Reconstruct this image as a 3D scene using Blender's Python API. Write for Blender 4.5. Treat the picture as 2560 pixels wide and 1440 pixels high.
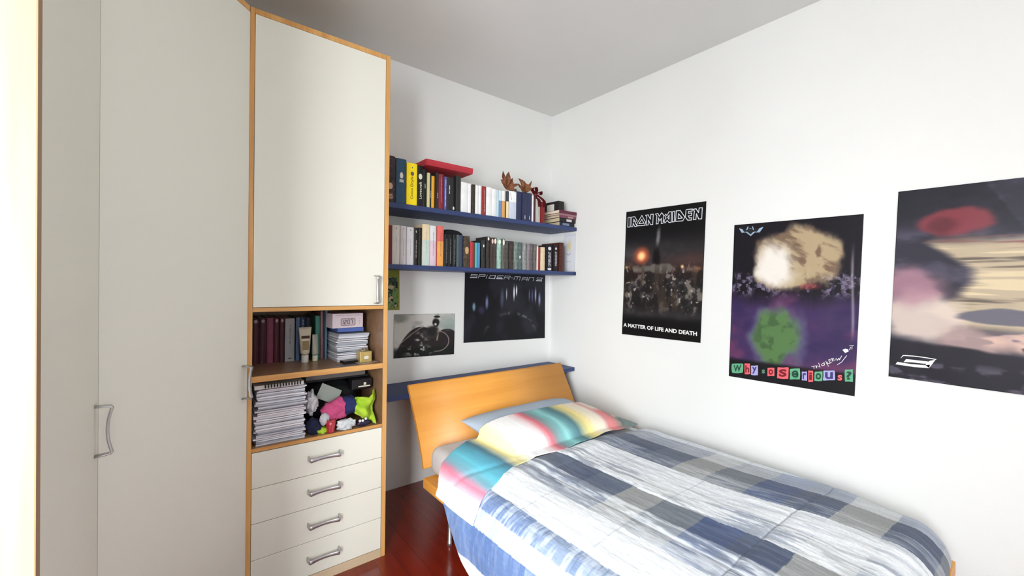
import bpy, bmesh, math, random
import numpy as np
from mathutils import Vector, Matrix

for o in list(bpy.data.objects): bpy.data.objects.remove(o, do_unlink=True)
S = bpy.context.scene
COL = S.collection

# ------------------------------------------------------------------ camera
CAMP = Vector((-2.4219, -2.5473, 1.3095))
Fv = Vector((0.6218507, 0.7830908, -0.0083999))
Rv = Vector((0.7831136, -0.6217165, 0.014199))
Uv = Vector((-0.0058968, 0.0154078, 0.9998639))
cd = bpy.data.cameras.new('camera')
cd.sensor_fit = 'HORIZONTAL'; cd.sensor_width = 36.0
cd.lens = 1054.7 / 2560 * 36.0
cd.clip_start = 0.02; cd.clip_end = 100
cam = bpy.data.objects.new('camera', cd); COL.objects.link(cam)
m = Matrix.Identity(4)
for i in range(3):
    m[i][0] = Rv[i]; m[i][1] = Uv[i]; m[i][2] = -Fv[i]; m[i][3] = CAMP[i]
cam.matrix_world = m
S.camera = cam

# ------------------------------------------------------------------ light and exposure
S.view_settings.view_transform = 'Standard'
S.view_settings.look = 'None'
S.view_settings.gamma = 1.0
S.view_settings.use_curve_mapping = False
S.view_settings.exposure = -0.60
S.render.film_transparent = False
W = bpy.data.worlds.new('world'); S.world = W; W.use_nodes = True
bg = W.node_tree.nodes['Background']
bg.inputs[0].default_value = (0.80, 0.90, 1.0, 1); bg.inputs[1].default_value = 6.0

WIN_Y0, WIN_Y1, WIN_Z0, WIN_Z1 = -3.25, -1.72, 0.06, 2.16
def area(name, loc, direction, sx, sy, power, color):
    l = bpy.data.lights.new(name, 'AREA'); l.shape = 'RECTANGLE'; l.size = sx; l.size_y = sy
    l.energy = power; l.color = color
    o = bpy.data.objects.new(name, l); COL.objects.link(o); o.location = loc
    o.rotation_euler = Vector(direction).to_track_quat('-Z', 'Y').to_euler()
    return o
# daylight through the balcony door in the left wall; its area light is angled to steer light into the corner
L1 = area('window_daylight', (-4.05, -3.75, 1.65), (1, 0.9, -0.22), 2.3, 2.5, 580, (0.95, 0.98, 1.0)); L1.data.spread = math.radians(130)
# soft fill light, added behind a made-up window in the rear wall
area('rear_fill_light', (-2.25, -4.08, 1.5), (0, 1, -0.05), 1.1, 1.3, 15, (0.98, 0.99, 1.0))

# ------------------------------------------------------------------ helpers
def s2l(c):
    return tuple((x/12.92 if x <= 0.04045 else ((x+0.055)/1.055)**2.4) for x in c)
def rgb(r, g, b):
    return s2l((r/255, g/255, b/255))
_mats = {}
def mat(name, col=None, rough=0.55, metal=0.0, var=0.06, scale=8.0, bump=0.0, bscale=60.0, spec=0.4, coat=0.0, stretch=None, alpha=None, trans=0.0):
    """procedural principled material: noise-varied colour plus optional bump"""
    key = name
    if key in _mats: return _mats[key]
    mt = bpy.data.materials.new(name); mt.use_nodes = True
    nt = mt.node_tree; N = nt.nodes; L = nt.links
    b = N['Principled BSDF']
    b.inputs['Roughness'].default_value = rough; b.inputs['Metallic'].default_value = metal
    b.inputs['Specular IOR Level'].default_value = spec
    b.inputs['Coat Weight'].default_value = coat
    if trans: b.inputs['Transmission Weight'].default_value = trans
    if alpha is not None: b.inputs['Alpha'].default_value = alpha
    tc = N.new('ShaderNodeTexCoord'); mp = N.new('ShaderNodeMapping')
    if stretch: mp.inputs['Scale'].default_value = stretch
    L.new(tc.outputs['Object'], mp.inputs['Vector'])
    nz = N.new('ShaderNodeTexNoise'); nz.inputs['Scale'].default_value = scale; nz.inputs['Detail'].default_value = 4
    L.new(mp.outputs[0], nz.inputs['Vector'])
    cr = N.new('ShaderNodeValToRGB')
    lo = [max(0, c*(1-var)) for c in col]; hi = [min(1, c*(1+var)) for c in col]
    cr.color_ramp.elements[0].position = 0.3; cr.color_ramp.elements[1].position = 0.7
    cr.color_ramp.elements[0].color = (*lo, 1); cr.color_ramp.elements[1].color = (*hi, 1)
    L.new(nz.outputs['Fac'], cr.inputs[0]); L.new(cr.outputs[0], b.inputs['Base Color'])
    if bump:
        n2 = N.new('ShaderNodeTexNoise'); n2.inputs['Scale'].default_value = bscale; n2.inputs['Detail'].default_value = 3
        L.new(mp.outputs[0], n2.inputs['Vector'])
        bp = N.new('ShaderNodeBump'); bp.inputs['Strength'].default_value = bump; bp.inputs['Distance'].default_value = 0.01
        L.new(n2.outputs['Fac'], bp.inputs['Height']); L.new(bp.outputs[0], b.inputs['Normal'])
    _mats[key] = mt
    return mt
def vcmat(name, rough=0.5, bump=0.0, bscale=200, coat=0.0, spec=0.4, sheen=0.0, bstretch=(1, 1, 1)):
    """material that reads the woven / printed pattern stored on the mesh"""
    if name in _mats: return _mats[name]
    mt = bpy.data.materials.new(name); mt.use_nodes = True
    nt = mt.node_tree; N = nt.nodes; L = nt.links; b = N['Principled BSDF']
    b.inputs['Roughness'].default_value = rough; b.inputs['Coat Weight'].default_value = coat
    b.inputs['Specular IOR Level'].default_value = spec; b.inputs['Sheen Weight'].default_value = sheen
    at = N.new('ShaderNodeAttribute'); at.attribute_name = 'Col'
    L.new(at.outputs['Color'], b.inputs['Base Color'])
    if bump:
        tc = N.new('ShaderNodeTexCoord'); mp = N.new('ShaderNodeMapping'); mp.inputs['Scale'].default_value = bstretch
        L.new(tc.outputs['Object'], mp.inputs[0])
        n2 = N.new('ShaderNodeTexNoise'); n2.inputs['Scale'].default_value = bscale; n2.inputs['Detail'].default_value = 3
        L.new(mp.outputs[0], n2.inputs['Vector'])
        bp = N.new('ShaderNodeBump'); bp.inputs['Strength'].default_value = bump; bp.inputs['Distance'].default_value = 0.004
        L.new(n2.outputs['Fac'], bp.inputs['Height']); L.new(bp.outputs[0], b.inputs['Normal'])
    _mats[name] = mt
    return mt

def basis(o): return Matrix.LocRotScale(o.location, o.rotation_euler, o.scale)
def wm(o):
    M_ = basis(o)
    return wm(o.parent) @ M_ if o.parent else M_
def link(name, me, mt, parent=None, smooth=False, base=True):
    """link a mesh given in world coordinates; a top-level one gets its origin at its base"""
    o = bpy.data.objects.new(name, me); COL.objects.link(o)
    if mt is not None:
        for x in (mt if isinstance(mt, (list, tuple)) else [mt]): me.materials.append(x)
    if parent:
        o.parent = parent
        me.transform(wm(parent).inverted())
    elif base and len(me.vertices):
        co = np.empty(len(me.vertices)*3); me.vertices.foreach_get('co', co); co = co.reshape(-1, 3)
        c = (co.min(0)+co.max(0))/2; c[2] = co[:, 2].min()
        me.transform(Matrix.Translation(-Vector(c))); o.location = Vector(c)
    if smooth: me.polygons.foreach_set('use_smooth', [True]*len(me.polygons))
    me.update()
    return o
def obj(name, bm, mt, parent=None, smooth=False):
    bmesh.ops.recalc_face_normals(bm, faces=bm.faces[:])
    me = bpy.data.meshes.new(name); bm.to_mesh(me); bm.free()
    return link(name, me, mt, parent, smooth)
def tag(o, label=None, cat=None, group=None, kind=None):
    if label: o['label'] = label
    if cat: o['category'] = cat
    if group: o['group'] = group
    if kind: o['kind'] = kind
    return o
def thing(name, label, cat, loc, group=None):
    o = bpy.data.objects.new(name, None); COL.objects.link(o); o.location = loc
    o.empty_display_size = 0.05
    return tag(o, label, cat, group)
def box(bm, x0, x1, y0, y1, z0, z1, bev=0.0, seg=2, M4=None):
    r = bmesh.ops.create_cube(bm, size=1.0)
    vs = r['verts']
    for v in vs:
        v.co = Vector(((x0+x1)/2+v.co.x*(x1-x0), (y0+y1)/2+v.co.y*(y1-y0), (z0+z1)/2+v.co.z*(z1-z0)))
    if M4 is not None: bmesh.ops.transform(bm, matrix=M4, verts=vs)
    if bev > 0:
        es = list({e for v in vs for e in v.link_edges})
        bmesh.ops.bevel(bm, geom=es, offset=bev, segments=seg, affect='EDGES', profile=0.5)
def B(*a, **k):
    bm = bmesh.new(); box(bm, *a, **k); return bm
def prism(bm, pts, z0, z1):
    lo = [bm.verts.new((x, y, z0)) for x, y in pts]; hi = [bm.verts.new((x, y, z1)) for x, y in pts]
    bm.faces.new(lo); bm.faces.new(hi)
    n = len(pts)
    for i in range(n): bm.faces.new((lo[i], lo[(i+1) % n], hi[(i+1) % n], hi[i]))
def lathe(bm, prof, c, n=24, axis=None, sx=1, sy=1):
    """prof: (radius, height) list, revolved about z at c"""
    rings = []
    for r, h in prof:
        rings.append([bm.verts.new((c[0]+sx*r*math.cos(2*math.pi*i/n), c[1]+sy*r*math.sin(2*math.pi*i/n), c[2]+h)) for i in range(n)])
    for a, b in zip(rings, rings[1:]):
        for i in range(n): bm.faces.new((a[i], a[(i+1) % n], b[(i+1) % n], b[i]))
    bm.faces.new(rings[0]); bm.faces.new(rings[-1])
def tube(bm, pts, r, n=8, up=Vector((0, 0, 1)), wide=1.0, rads=None, cap=True):
    """sweep an ellipse (r, r*wide) along pts"""
    pts = [Vector(p) for p in pts]; rings = []
    for i, p in enumerate(pts):
        t = (pts[min(i+1, len(pts)-1)]-pts[max(i-1, 0)]).normalized()
        a = t.cross(up)
        if a.length < 1e-4: a = t.cross(Vector((1, 0, 0)))
        a.normalize(); b = t.cross(a).normalized()
        rr = rads[i] if rads else r
        rings.append([bm.verts.new(p+a*(rr*wide*math.cos(2*math.pi*k/n))+b*(rr*math.sin(2*math.pi*k/n))) for k in range(n)])
    for A, C in zip(rings, rings[1:]):
        for k in range(n): bm.faces.new((A[k], A[(k+1) % n], C[(k+1) % n], C[k]))
    if cap: bm.faces.new(rings[0]); bm.faces.new(rings[-1])
def ribbon(bm, pts, w, P, closed=False, mi=0, eps=0.0):
    """flat stroke of width w along 2D pts; P maps (a, b, lift) to 3D"""
    pts = [Vector(p) for p in pts]
    segs = list(zip(pts, pts[1:] + ([pts[0]] if closed else []))) if closed else list(zip(pts, pts[1:]))
    for k, (a, b) in enumerate(segs):
        d = (b-a)
        if d.length < 1e-6: continue
        d.normalize(); n = Vector((-d.y, d.x))*w/2; e = d*w/2
        q = [a-e+n, b+e+n, b+e-n, a-e-n]
        f = bm.faces.new([bm.verts.new(P(v.x, v.y, eps+0.00002*(k % 3))) for v in q]); f.material_index = mi
def poly(bm, pts, P, mi=0, eps=0.0):
    f = bm.faces.new([bm.verts.new(P(a, b, eps)) for a, b in pts]); f.material_index = mi
def grid_mesh(name, co, nu, nv, cols=None):
    """co: (nu*nv,3) row-major with v fastest"""
    me = bpy.data.meshes.new(name)
    i = np.arange(nu-1)[:, None]*nv+np.arange(nv-1)[None, :]
    q = np.stack([i, i+nv, i+nv+1, i+1], -1).reshape(-1)
    nf = (nu-1)*(nv-1)
    me.vertices.add(nu*nv); me.vertices.foreach_set('co', co.astype(np.float32).ravel())
    me.loops.add(nf*4); me.loops.foreach_set('vertex_index', q.astype(np.int32))
    me.polygons.add(nf); me.polygons.foreach_set('loop_start', (np.arange(nf)*4).astype(np.int32))
    me.update(calc_edges=True)
    if cols is not None:
        at = me.color_attributes.new('Col', 'FLOAT_COLOR', 'POINT')
        c = np.ones((nu*nv, 4), np.float32); c[:, :3] = cols.reshape(-1, 3)
        at.data.foreach_set('color', c.ravel())
    return me
_rng = np.random.RandomState(7)
_lat = _rng.rand(256, 256)
def vnoise(x, y, seed=0):
    x = np.asarray(x)+seed*17.31; y = np.asarray(y)+seed*9.17
    xi = np.floor(x).astype(int); yi = np.floor(y).astype(int); fx = x-xi; fy = y-yi
    fx = fx*fx*(3-2*fx); fy = fy*fy*(3-2*fy)
    g = lambda a, b: _lat[a % 256, b % 256]
    return (g(xi, yi)*(1-fx)+g(xi+1, yi)*fx)*(1-fy)+(g(xi, yi+1)*(1-fx)+g(xi+1, yi+1)*fx)*fy
def fbm(x, y, oct=4, seed=0):
    s = 0; a = 1; t = 0
    for k in range(oct):
        s = s+a*vnoise(x*2**k, y*2**k, seed+k*3); t += a; a *= 0.5
    return s/t
def sm(e0, e1, x):
    t = np.clip((x-e0)/(e1-e0), 0, 1); return t*t*(3-2*t)
def L3(r, g, b): return np.array(rgb(r, g, b))
def mixc(c, col, a): return c*(1-a[..., None])+np.asarray(col)*a[..., None]
def to_lin(c):
    c = np.clip(c/255.0, 0, 1)
    return np.where(c <= 0.04045, c/12.92, ((c+0.055)/1.055)**2.4)

_font_cache = {}
def text_bm(bm, txt, corners, lift_dir, lift=0.0006, bold=0.0, mi=0, shear=0.0):
    """fit flat lettering into the quad corners (bottom-left, bottom-right, top-left)"""
    key = (txt, bold, shear)
    if key not in _font_cache:
        cu = bpy.data.curves.new('lettering', 'FONT'); cu.body = txt; cu.size = 1.0; cu.offset = bold; cu.resolution_u = 3; cu.shear = shear
        to = bpy.data.objects.new('lettering', cu); COL.objects.link(to)
        dg = bpy.context.evaluated_depsgraph_get(); dg.update()
        me = bpy.data.meshes.new_from_object(to.evaluated_get(dg))
        vs = [tuple(v.co) for v in me.vertices]; fs = [tuple(p.vertices) for p in me.polygons]
        bpy.data.objects.remove(to, do_unlink=True); bpy.data.meshes.remove(me); bpy.data.curves.remove(cu)
        _font_cache[key] = (vs, fs)
    vs, fs = _font_cache[key]
    xs = [v[0] for v in vs]; ys = [v[1] for v in vs]
    x0, x1, y0, y1 = min(xs), max(xs), min(ys), max(ys)
    bl, br, tl = (Vector(c) for c in corners); ld = Vector(lift_dir)*lift
    nv = [bm.verts.new(bl+(br-bl)*((x-x0)/(x1-x0))+(tl-bl)*((y-y0)/(y1-y0))+ld) for x, y, _ in vs]
    for f in fs:
        try: bm.faces.new([nv[i] for i in f]).material_index = mi
        except ValueError: pass

# ---- measured outlines of the lettering (wall coordinates, metres)
IM= [[(-0.773, 1.78), (-0.7906, 1.7794), (-0.7896, 1.7119), (-0.7709, 1.7132)], [(-0.8001, 1.7783), (-0.8268, 1.778), (-0.8454, 1.7507), (-0.8302, 1.7383), (-0.8461, 1.7128), (-0.8297, 1.7102), (-0.8143, 1.7343), (-0.8121, 1.712), (-0.7973, 1.7129)], [(-0.8188, 1.762), (-0.829, 1.7483), (-0.8175, 1.7439)], [(-0.8821, 1.7799), (-0.9133, 1.7309), (-0.9026, 1.7114), (-0.8477, 1.7146), (-0.8426, 1.7258)], [(-0.8826, 1.7535), (-0.8991, 1.7269), (-0.8605, 1.7281)], [(-0.9108, 1.7778), (-0.9296, 1.7783), (-0.9473, 1.7477), (-0.9498, 1.7786), (-0.9682, 1.7777), (-0.9649, 1.7105), (-0.9489, 1.7127), (-0.9334, 1.7424), (-0.9315, 1.7126), (-0.9152, 1.7115), (-0.9205, 1.7643)], [(-0.9835, 1.7772), (-1.0015, 1.7791), (-1.0123, 1.759), (-1.0283, 1.7797), (-1.0418, 1.7635), (-1.0398, 1.7122), (-1.0266, 1.7117), (-1.0275, 1.744), (-1.0159, 1.7293), (-1.0066, 1.749), (-1.0043, 1.7124), (-0.9907, 1.7127), (-0.9943, 1.7638)], [(-1.0792, 1.7787), (-1.0963, 1.7778), (-1.0961, 1.7128), (-1.0819, 1.7117), (-1.0672, 1.7264), (-1.053, 1.7121), (-1.0448, 1.7262), (-1.0597, 1.743), (-1.0492, 1.76), (-1.0578, 1.7669), (-1.0652, 1.7568)], [(-1.081, 1.7588), (-1.08, 1.7328), (-1.0712, 1.7443)], [(-1.1033, 1.7782), (-1.1188, 1.7776), (-1.1172, 1.7131), (-1.1032, 1.7133)], [(-1.1286, 1.7789), (-1.1548, 1.7781), (-1.1868, 1.7335), (-1.1724, 1.7123), (-1.1256, 1.7143)], [(-1.1442, 1.759), (-1.1693, 1.7304), (-1.142, 1.7297)], [(-1.1927, 1.7783), (-1.2324, 1.7769), (-1.2313, 1.7646), (-1.2089, 1.7649), (-1.2078, 1.7537), (-1.2289, 1.7536), (-1.2278, 1.7388), (-1.2081, 1.7386), (-1.2149, 1.7252), (-1.2294, 1.7248), (-1.227, 1.7113), (-1.2046, 1.7126), (-1.1895, 1.7332)], [(-1.2363, 1.7739), (-1.2557, 1.7751), (-1.2716, 1.7508), (-1.2749, 1.7775), (-1.2939, 1.7762), (-1.2913, 1.7116), (-1.2735, 1.7124), (-1.2589, 1.745), (-1.2556, 1.7119), (-1.2401, 1.7124), (-1.2457, 1.7615)]]
SP= [[(-0.7249, 1.3758), (-0.7772, 1.3771), (-0.7816, 1.3667), (-0.7263, 1.3667), (-0.7338, 1.3548), (-0.786, 1.355)], [(-0.7182, 1.3526), (-0.7077, 1.3776), (-0.6555, 1.3776), (-0.6601, 1.3656), (-0.7091, 1.3658)], [(-0.6486, 1.3514), (-0.6378, 1.3754)], [(-0.6149, 1.3627), (-0.6118, 1.3739), (-0.5641, 1.374), (-0.572, 1.3508), (-0.6245, 1.3529), (-0.6197, 1.3612)], [(-0.4999, 1.3516), (-0.5521, 1.352), (-0.5408, 1.3751), (-0.4866, 1.3742)], [(-0.5456, 1.3629), (-0.5035, 1.363)], [(-0.4845, 1.3479), (-0.4729, 1.374), (-0.4225, 1.3725), (-0.4276, 1.3599), (-0.4727, 1.3609)], [(-0.4485, 1.3595), (-0.4343, 1.346)], [(-0.4135, 1.3602), (-0.3994, 1.3597)], [(-0.3885, 1.3469), (-0.3765, 1.3707), (-0.3224, 1.3697), (-0.331, 1.3437)], [(-0.3496, 1.37), (-0.3581, 1.3446)], [(-0.3073, 1.3427), (-0.2949, 1.367), (-0.2466, 1.3666), (-0.2573, 1.3407)], [(-0.3002, 1.3541), (-0.2519, 1.3536)], [(-0.2405, 1.3424), (-0.2297, 1.3669), (-0.1821, 1.3665), (-0.1912, 1.341)], [(-0.1511, 1.3614), (-0.1434, 1.3659), (-0.0884, 1.365), (-0.1, 1.3536), (-0.1471, 1.3542)], [(-0.1, 1.3536), (-0.0978, 1.3419), (-0.1546, 1.3433)]]
E3= [[(-2.1751, 1.0198), (-2.1737, 1.0191), (-2.1805, 1.0329), (-2.1861, 1.0342), (-2.2164, 1.0356), (-2.2499, 1.0344), (-2.2825, 1.0309), (-2.28, 1.0278), (-2.25, 1.0307), (-2.2164, 1.0319), (-2.1862, 1.0304), (-2.182, 1.0293)], [(-2.2626, 1.0211), (-2.2793, 1.0282), (-2.2618, 0.9918), (-2.2498, 1.0008)], [(-2.1912, 1.0179), (-2.2099, 1.0179), (-2.26, 1.0175), (-2.2543, 1.007), (-2.21, 1.0067), (-2.1838, 1.0041)], [(-2.164, 1.002), (-2.2033, 0.9991), (-2.2498, 1.0008), (-2.2635, 1.0057), (-2.2618, 0.9913), (-2.2172, 0.9882), (-2.1826, 0.9897), (-2.1578, 0.9905)]]
BAT= [[(-1.5024, 1.6362), (-1.5388, 1.6214), (-1.5491, 1.643), (-1.5564, 1.6311), (-1.5669, 1.6301), (-1.5738, 1.6406), (-1.5811, 1.6191), (-1.6273, 1.6316), (-1.6088, 1.604), (-1.5848, 1.6061), (-1.5642, 1.5877), (-1.539, 1.6101), (-1.5174, 1.6097)]]
JK=[
('W', 0, [(-1.4772, 0.8887), (-1.5392, 0.8983), (-1.5402, 0.8448), (-1.4782, 0.834)]),
('h', 1, [(-1.5448, 0.8992), (-1.5741, 0.9038), (-1.5751, 0.8449), (-1.5459, 0.8398)]),
('y', 2, [(-1.5784, 0.8941), (-1.6129, 0.8996), (-1.6138, 0.8468), (-1.5793, 0.8407)]),
('s', 3, [(-1.6287, 0.8847), (-1.6511, 0.8884), (-1.6516, 0.8584), (-1.6292, 0.8544)]),
('o', 1, [(-1.6588, 0.894), (-1.6909, 0.8993), (-1.6917, 0.8561), (-1.6596, 0.8503)]),
('S', 1, [(-1.7035, 0.9041), (-1.7566, 0.9127), (-1.7576, 0.8549), (-1.7045, 0.8451)]),
('e', 0, [(-1.7615, 0.9067), (-1.8066, 0.9141), (-1.8075, 0.86), (-1.7625, 0.8516)]),
('r', 2, [(-1.8131, 0.9016), (-1.8357, 0.9055), (-1.8365, 0.8594), (-1.8139, 0.8552)]),
('i', 1, [(-1.8402, 0.9102), (-1.8605, 0.9137), (-1.8614, 0.858), (-1.8411, 0.8542)]),
('o', 0, [(-1.865, 0.9105), (-1.8985, 0.9161), (-1.8993, 0.8686), (-1.8658, 0.8623)]),
('u', 2, [(-1.9002, 0.9204), (-1.9471, 0.9283), (-1.9479, 0.8809), (-1.901, 0.8721)]),
('s', 1, [(-1.9525, 0.9164), (-1.9793, 0.921), (-1.98, 0.8805), (-1.9532, 0.8754)]),
('?', 0, [(-1.9831, 0.9407), (-2.0142, 0.9458), (-2.0152, 0.8872), (-1.9841, 0.8813)]),
]
SG= [[(-1.8546, 0.9313), (-1.869, 0.9376)], [(-1.8624, 0.9352), (-1.8637, 0.9235)], [(-1.8712, 0.938), (-1.8736, 0.9278), (-1.8757, 0.94)], [(-1.8821, 0.9529), (-1.8879, 0.9354), (-1.8824, 0.9358)], [(-1.8932, 0.9481), (-1.9039, 0.9589), (-1.9052, 0.9473), (-1.8954, 0.9419), (-1.8932, 0.9481)], [(-1.9102, 0.9664), (-1.9214, 0.9434)], [(-1.9178, 0.9636), (-1.9126, 0.955), (-1.9254, 0.9583)], [(-1.9209, 0.9745), (-1.9275, 0.9599)], [(-1.9209, 0.9745), (-1.9304, 0.9798)], [(-1.9242, 0.9685), (-1.9305, 0.972)], [(-1.9264, 0.9611), (-1.9338, 0.9661)], [(-1.9325, 0.9814), (-1.938, 0.9693)], [(-1.9325, 0.9814), (-1.9398, 0.985), (-1.9368, 0.9768), (-1.9463, 0.9757)], [(-1.9462, 0.9808), (-1.9524, 0.9843), (-1.9546, 0.9769), (-1.9607, 0.9881), (-1.9629, 0.9807), (-1.9708, 0.9997)], [(-1.955, 0.9565), (-1.9713, 0.9718), (-1.9891, 1.0036)]]
HT= [[(-1.9733, 1.0279), (-1.9836, 1.0357), (-1.9939, 1.0338), (-1.9966, 1.0246), (-1.9839, 1.0152)], [(-1.9987, 1.0504), (-2.0139, 1.0535)], [(-2.0039, 1.0447), (-1.9991, 1.0313)], [(-2.0089, 1.0485), (-2.0076, 1.0356)]]

S1 =[
(-1.499,-1.471,0.257),(-1.471,-1.463,0.250),(-1.462,-1.403,0.254),(-1.402,-1.338,0.239),(-1.338,-1.298,0.236),(-1.298,-1.274,0.220),(-1.274,-1.256,0.203),(-1.256,-1.246,0.196),(-1.246,-1.222,0.191),(-1.222,-1.212,0.214),(-1.212,-1.197,0.214),(-1.197,-1.160,0.211),(-1.160,-1.144,0.199),(-1.144,-1.105,0.201),(-1.105,-1.081,0.206),(-1.079,-1.044,0.220),(-1.042,-0.990,0.188),(-0.988,-0.963,0.187),(-0.960,-0.936,0.185),(-0.936,-0.908,0.184),(-0.908,-0.883,0.186),(-0.882,-0.852,0.185),(-0.850,-0.804,0.186),(-0.804,-0.763,0.182),(-0.763,-0.750,0.178),(-0.750,-0.720,0.179),(-0.720,-0.688,0.181),(-0.687,-0.664,0.182),(-0.663,-0.597,0.187),(-0.593,-0.545,0.196),(-0.545,-0.501,0.197),(-0.501,-0.456,0.198),(-0.453,-0.436,0.186),(-0.436,-0.422,0.188),(-0.422,-0.409,0.161),(-0.407,-0.372,0.148),(-0.372,-0.333,0.153),]
S2 =[
(-1.500,-1.483,0.216),(-1.482,-1.436,0.220),(-1.435,-1.399,0.219),(-1.398,-1.355,0.216),(-1.352,-1.324,0.217),(-1.324,-1.303,0.219),(-1.301,-1.253,0.242),(-1.249,-1.207,0.239),(-1.202,-1.158,0.242),(-1.155,-1.125,0.197),(-1.125,-1.094,0.198),(-1.094,-1.069,0.200),(-1.069,-1.046,0.199),(-1.046,-1.020,0.199),(-1.017,-0.971,0.197),(-0.969,-0.947,0.163),(-0.947,-0.930,0.161),(-0.930,-0.913,0.160),(-0.913,-0.894,0.161),(-0.880,-0.848,0.182),(-0.843,-0.814,0.206),(-0.812,-0.785,0.203),(-0.785,-0.758,0.205),(-0.755,-0.722,0.200),(-0.721,-0.692,0.202),(-0.691,-0.657,0.191),(-0.654,-0.616,0.191),(-0.614,-0.579,0.190),(-0.579,-0.537,0.189),(-0.534,-0.501,0.189),(-0.497,-0.469,0.186),(-0.469,-0.435,0.188),(-0.434,-0.403,0.186),(-0.403,-0.392,0.173),(-0.389,-0.364,0.170),(-0.364,-0.321,0.170),(-0.315,-0.249,0.188),(-0.241,-0.193,0.196),(-0.178,-0.134,0.216),]
# ------------------------------------------------------------------ materials
M_wall = mat('wall_paint', rgb(231, 231, 228), 0.85, var=0.02, scale=1.3, bump=0.04, bscale=220, spec=0.2)
M_ceil = mat('ceiling_paint', rgb(224, 224, 221), 0.9, var=0.02, scale=0.9, bump=0.03, bscale=160, spec=0.15)
M_white = mat('cream_laminate', rgb(233, 232, 219), 0.42, var=0.012, scale=2.0, spec=0.35)
M_metal = mat('brushed_aluminium', (0.55, 0.55, 0.56), 0.33, metal=0.9, var=0.05, scale=40, stretch=(1, 1, 12))
M_navy = mat('navy_painted_board', rgb(50, 64, 108), 0.5, var=0.06, scale=5, bump=0.03, bscale=120)
M_page = mat('book_paper', rgb(222, 212, 188), 0.85, var=0.08, scale=60, stretch=(1, 1, 0.2))

def wood(name, c1, c2, axis='Z', rough=0.42, grain=22.0, coat=0.0, dist=2.0, spec=0.4):
    mt = bpy.data.materials.new(name); mt.use_nodes = True
    nt = mt.node_tree; N = nt.nodes; L = nt.links; b = N['Principled BSDF']
    b.inputs['Roughness'].default_value = rough; b.inputs['Coat Weight'].default_value = coat
    b.inputs['Coat Roughness'].default_value = 0.15; b.inputs['Specular IOR Level'].default_value = spec
    tc = N.new('ShaderNodeTexCoord'); mp = N.new('ShaderNodeMapping')
    sc = {'X': (0.06, 1, 1), 'Y': (1, 0.06, 1), 'Z': (1, 1, 0.06)}[axis]
    mp.inputs['Scale'].default_value = sc
    L.new(tc.outputs['Object'], mp.inputs[0])
    n1 = N.new('ShaderNodeTexNoise'); n1.inputs['Scale'].default_value = grain; n1.inputs['Detail'].default_value = 5; n1.inputs['Distortion'].default_value = dist*0.3
    L.new(mp.outputs[0], n1.inputs['Vector'])
    n2 = N.new('ShaderNodeTexNoise'); n2.inputs['Scale'].default_value = grain*6; n2.inputs['Detail'].default_value = 3
    L.new(mp.outputs[0], n2.inputs['Vector'])
    ad = N.new('ShaderNodeMath'); ad.operation = 'MULTIPLY_ADD'; ad.inputs[1].default_value = 0.35
    L.new(n2.outputs['Fac'], ad.inputs[0]); L.new(n1.outputs['Fac'], ad.inputs[2])
    cr = N.new('ShaderNodeValToRGB'); cr.color_ramp.elements[0].position = 0.42; cr.color_ramp.elements[1].position = 0.85
    cr.color_ramp.elements[0].color = (*c1, 1); cr.color_ramp.elements[1].color = (*c2, 1)
    L.new(ad.outputs[0], cr.inputs[0]); L.new(cr.outputs[0], b.inputs['Base Color'])
    bp = N.new('ShaderNodeBump'); bp.inputs['Strength'].default_value = 0.05; bp.inputs['Distance'].default_value = 0.002
    L.new(ad.outputs[0], bp.inputs['Height']); L.new(bp.outputs[0], b.inputs['Normal'])
    return mt
M_wood = wood('beech_veneer_upright', rgb(196, 138, 74), rgb(224, 172, 104), 'Z')
M_woodX = wood('beech_veneer_lengthwise', rgb(196, 138, 74), rgb(222, 170, 102), 'X')
M_woodD = wood('beech_melamine_inside', rgb(140, 106, 78), rgb(162, 128, 98), 'X', rough=0.3)
M_maple = wood('maple_veneer_side', rgb(186, 156, 108), rgb(214, 186, 136), 'Z', grain=9)
M_head = wood('honey_veneer_headboard', rgb(220, 148, 60), rgb(236, 166, 76), 'X', rough=0.38, grain=7, dist=1.2)
M_pale = wood('pale_plinth_veneer', rgb(196, 172, 140), rgb(212, 190, 158), 'X')

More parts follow.
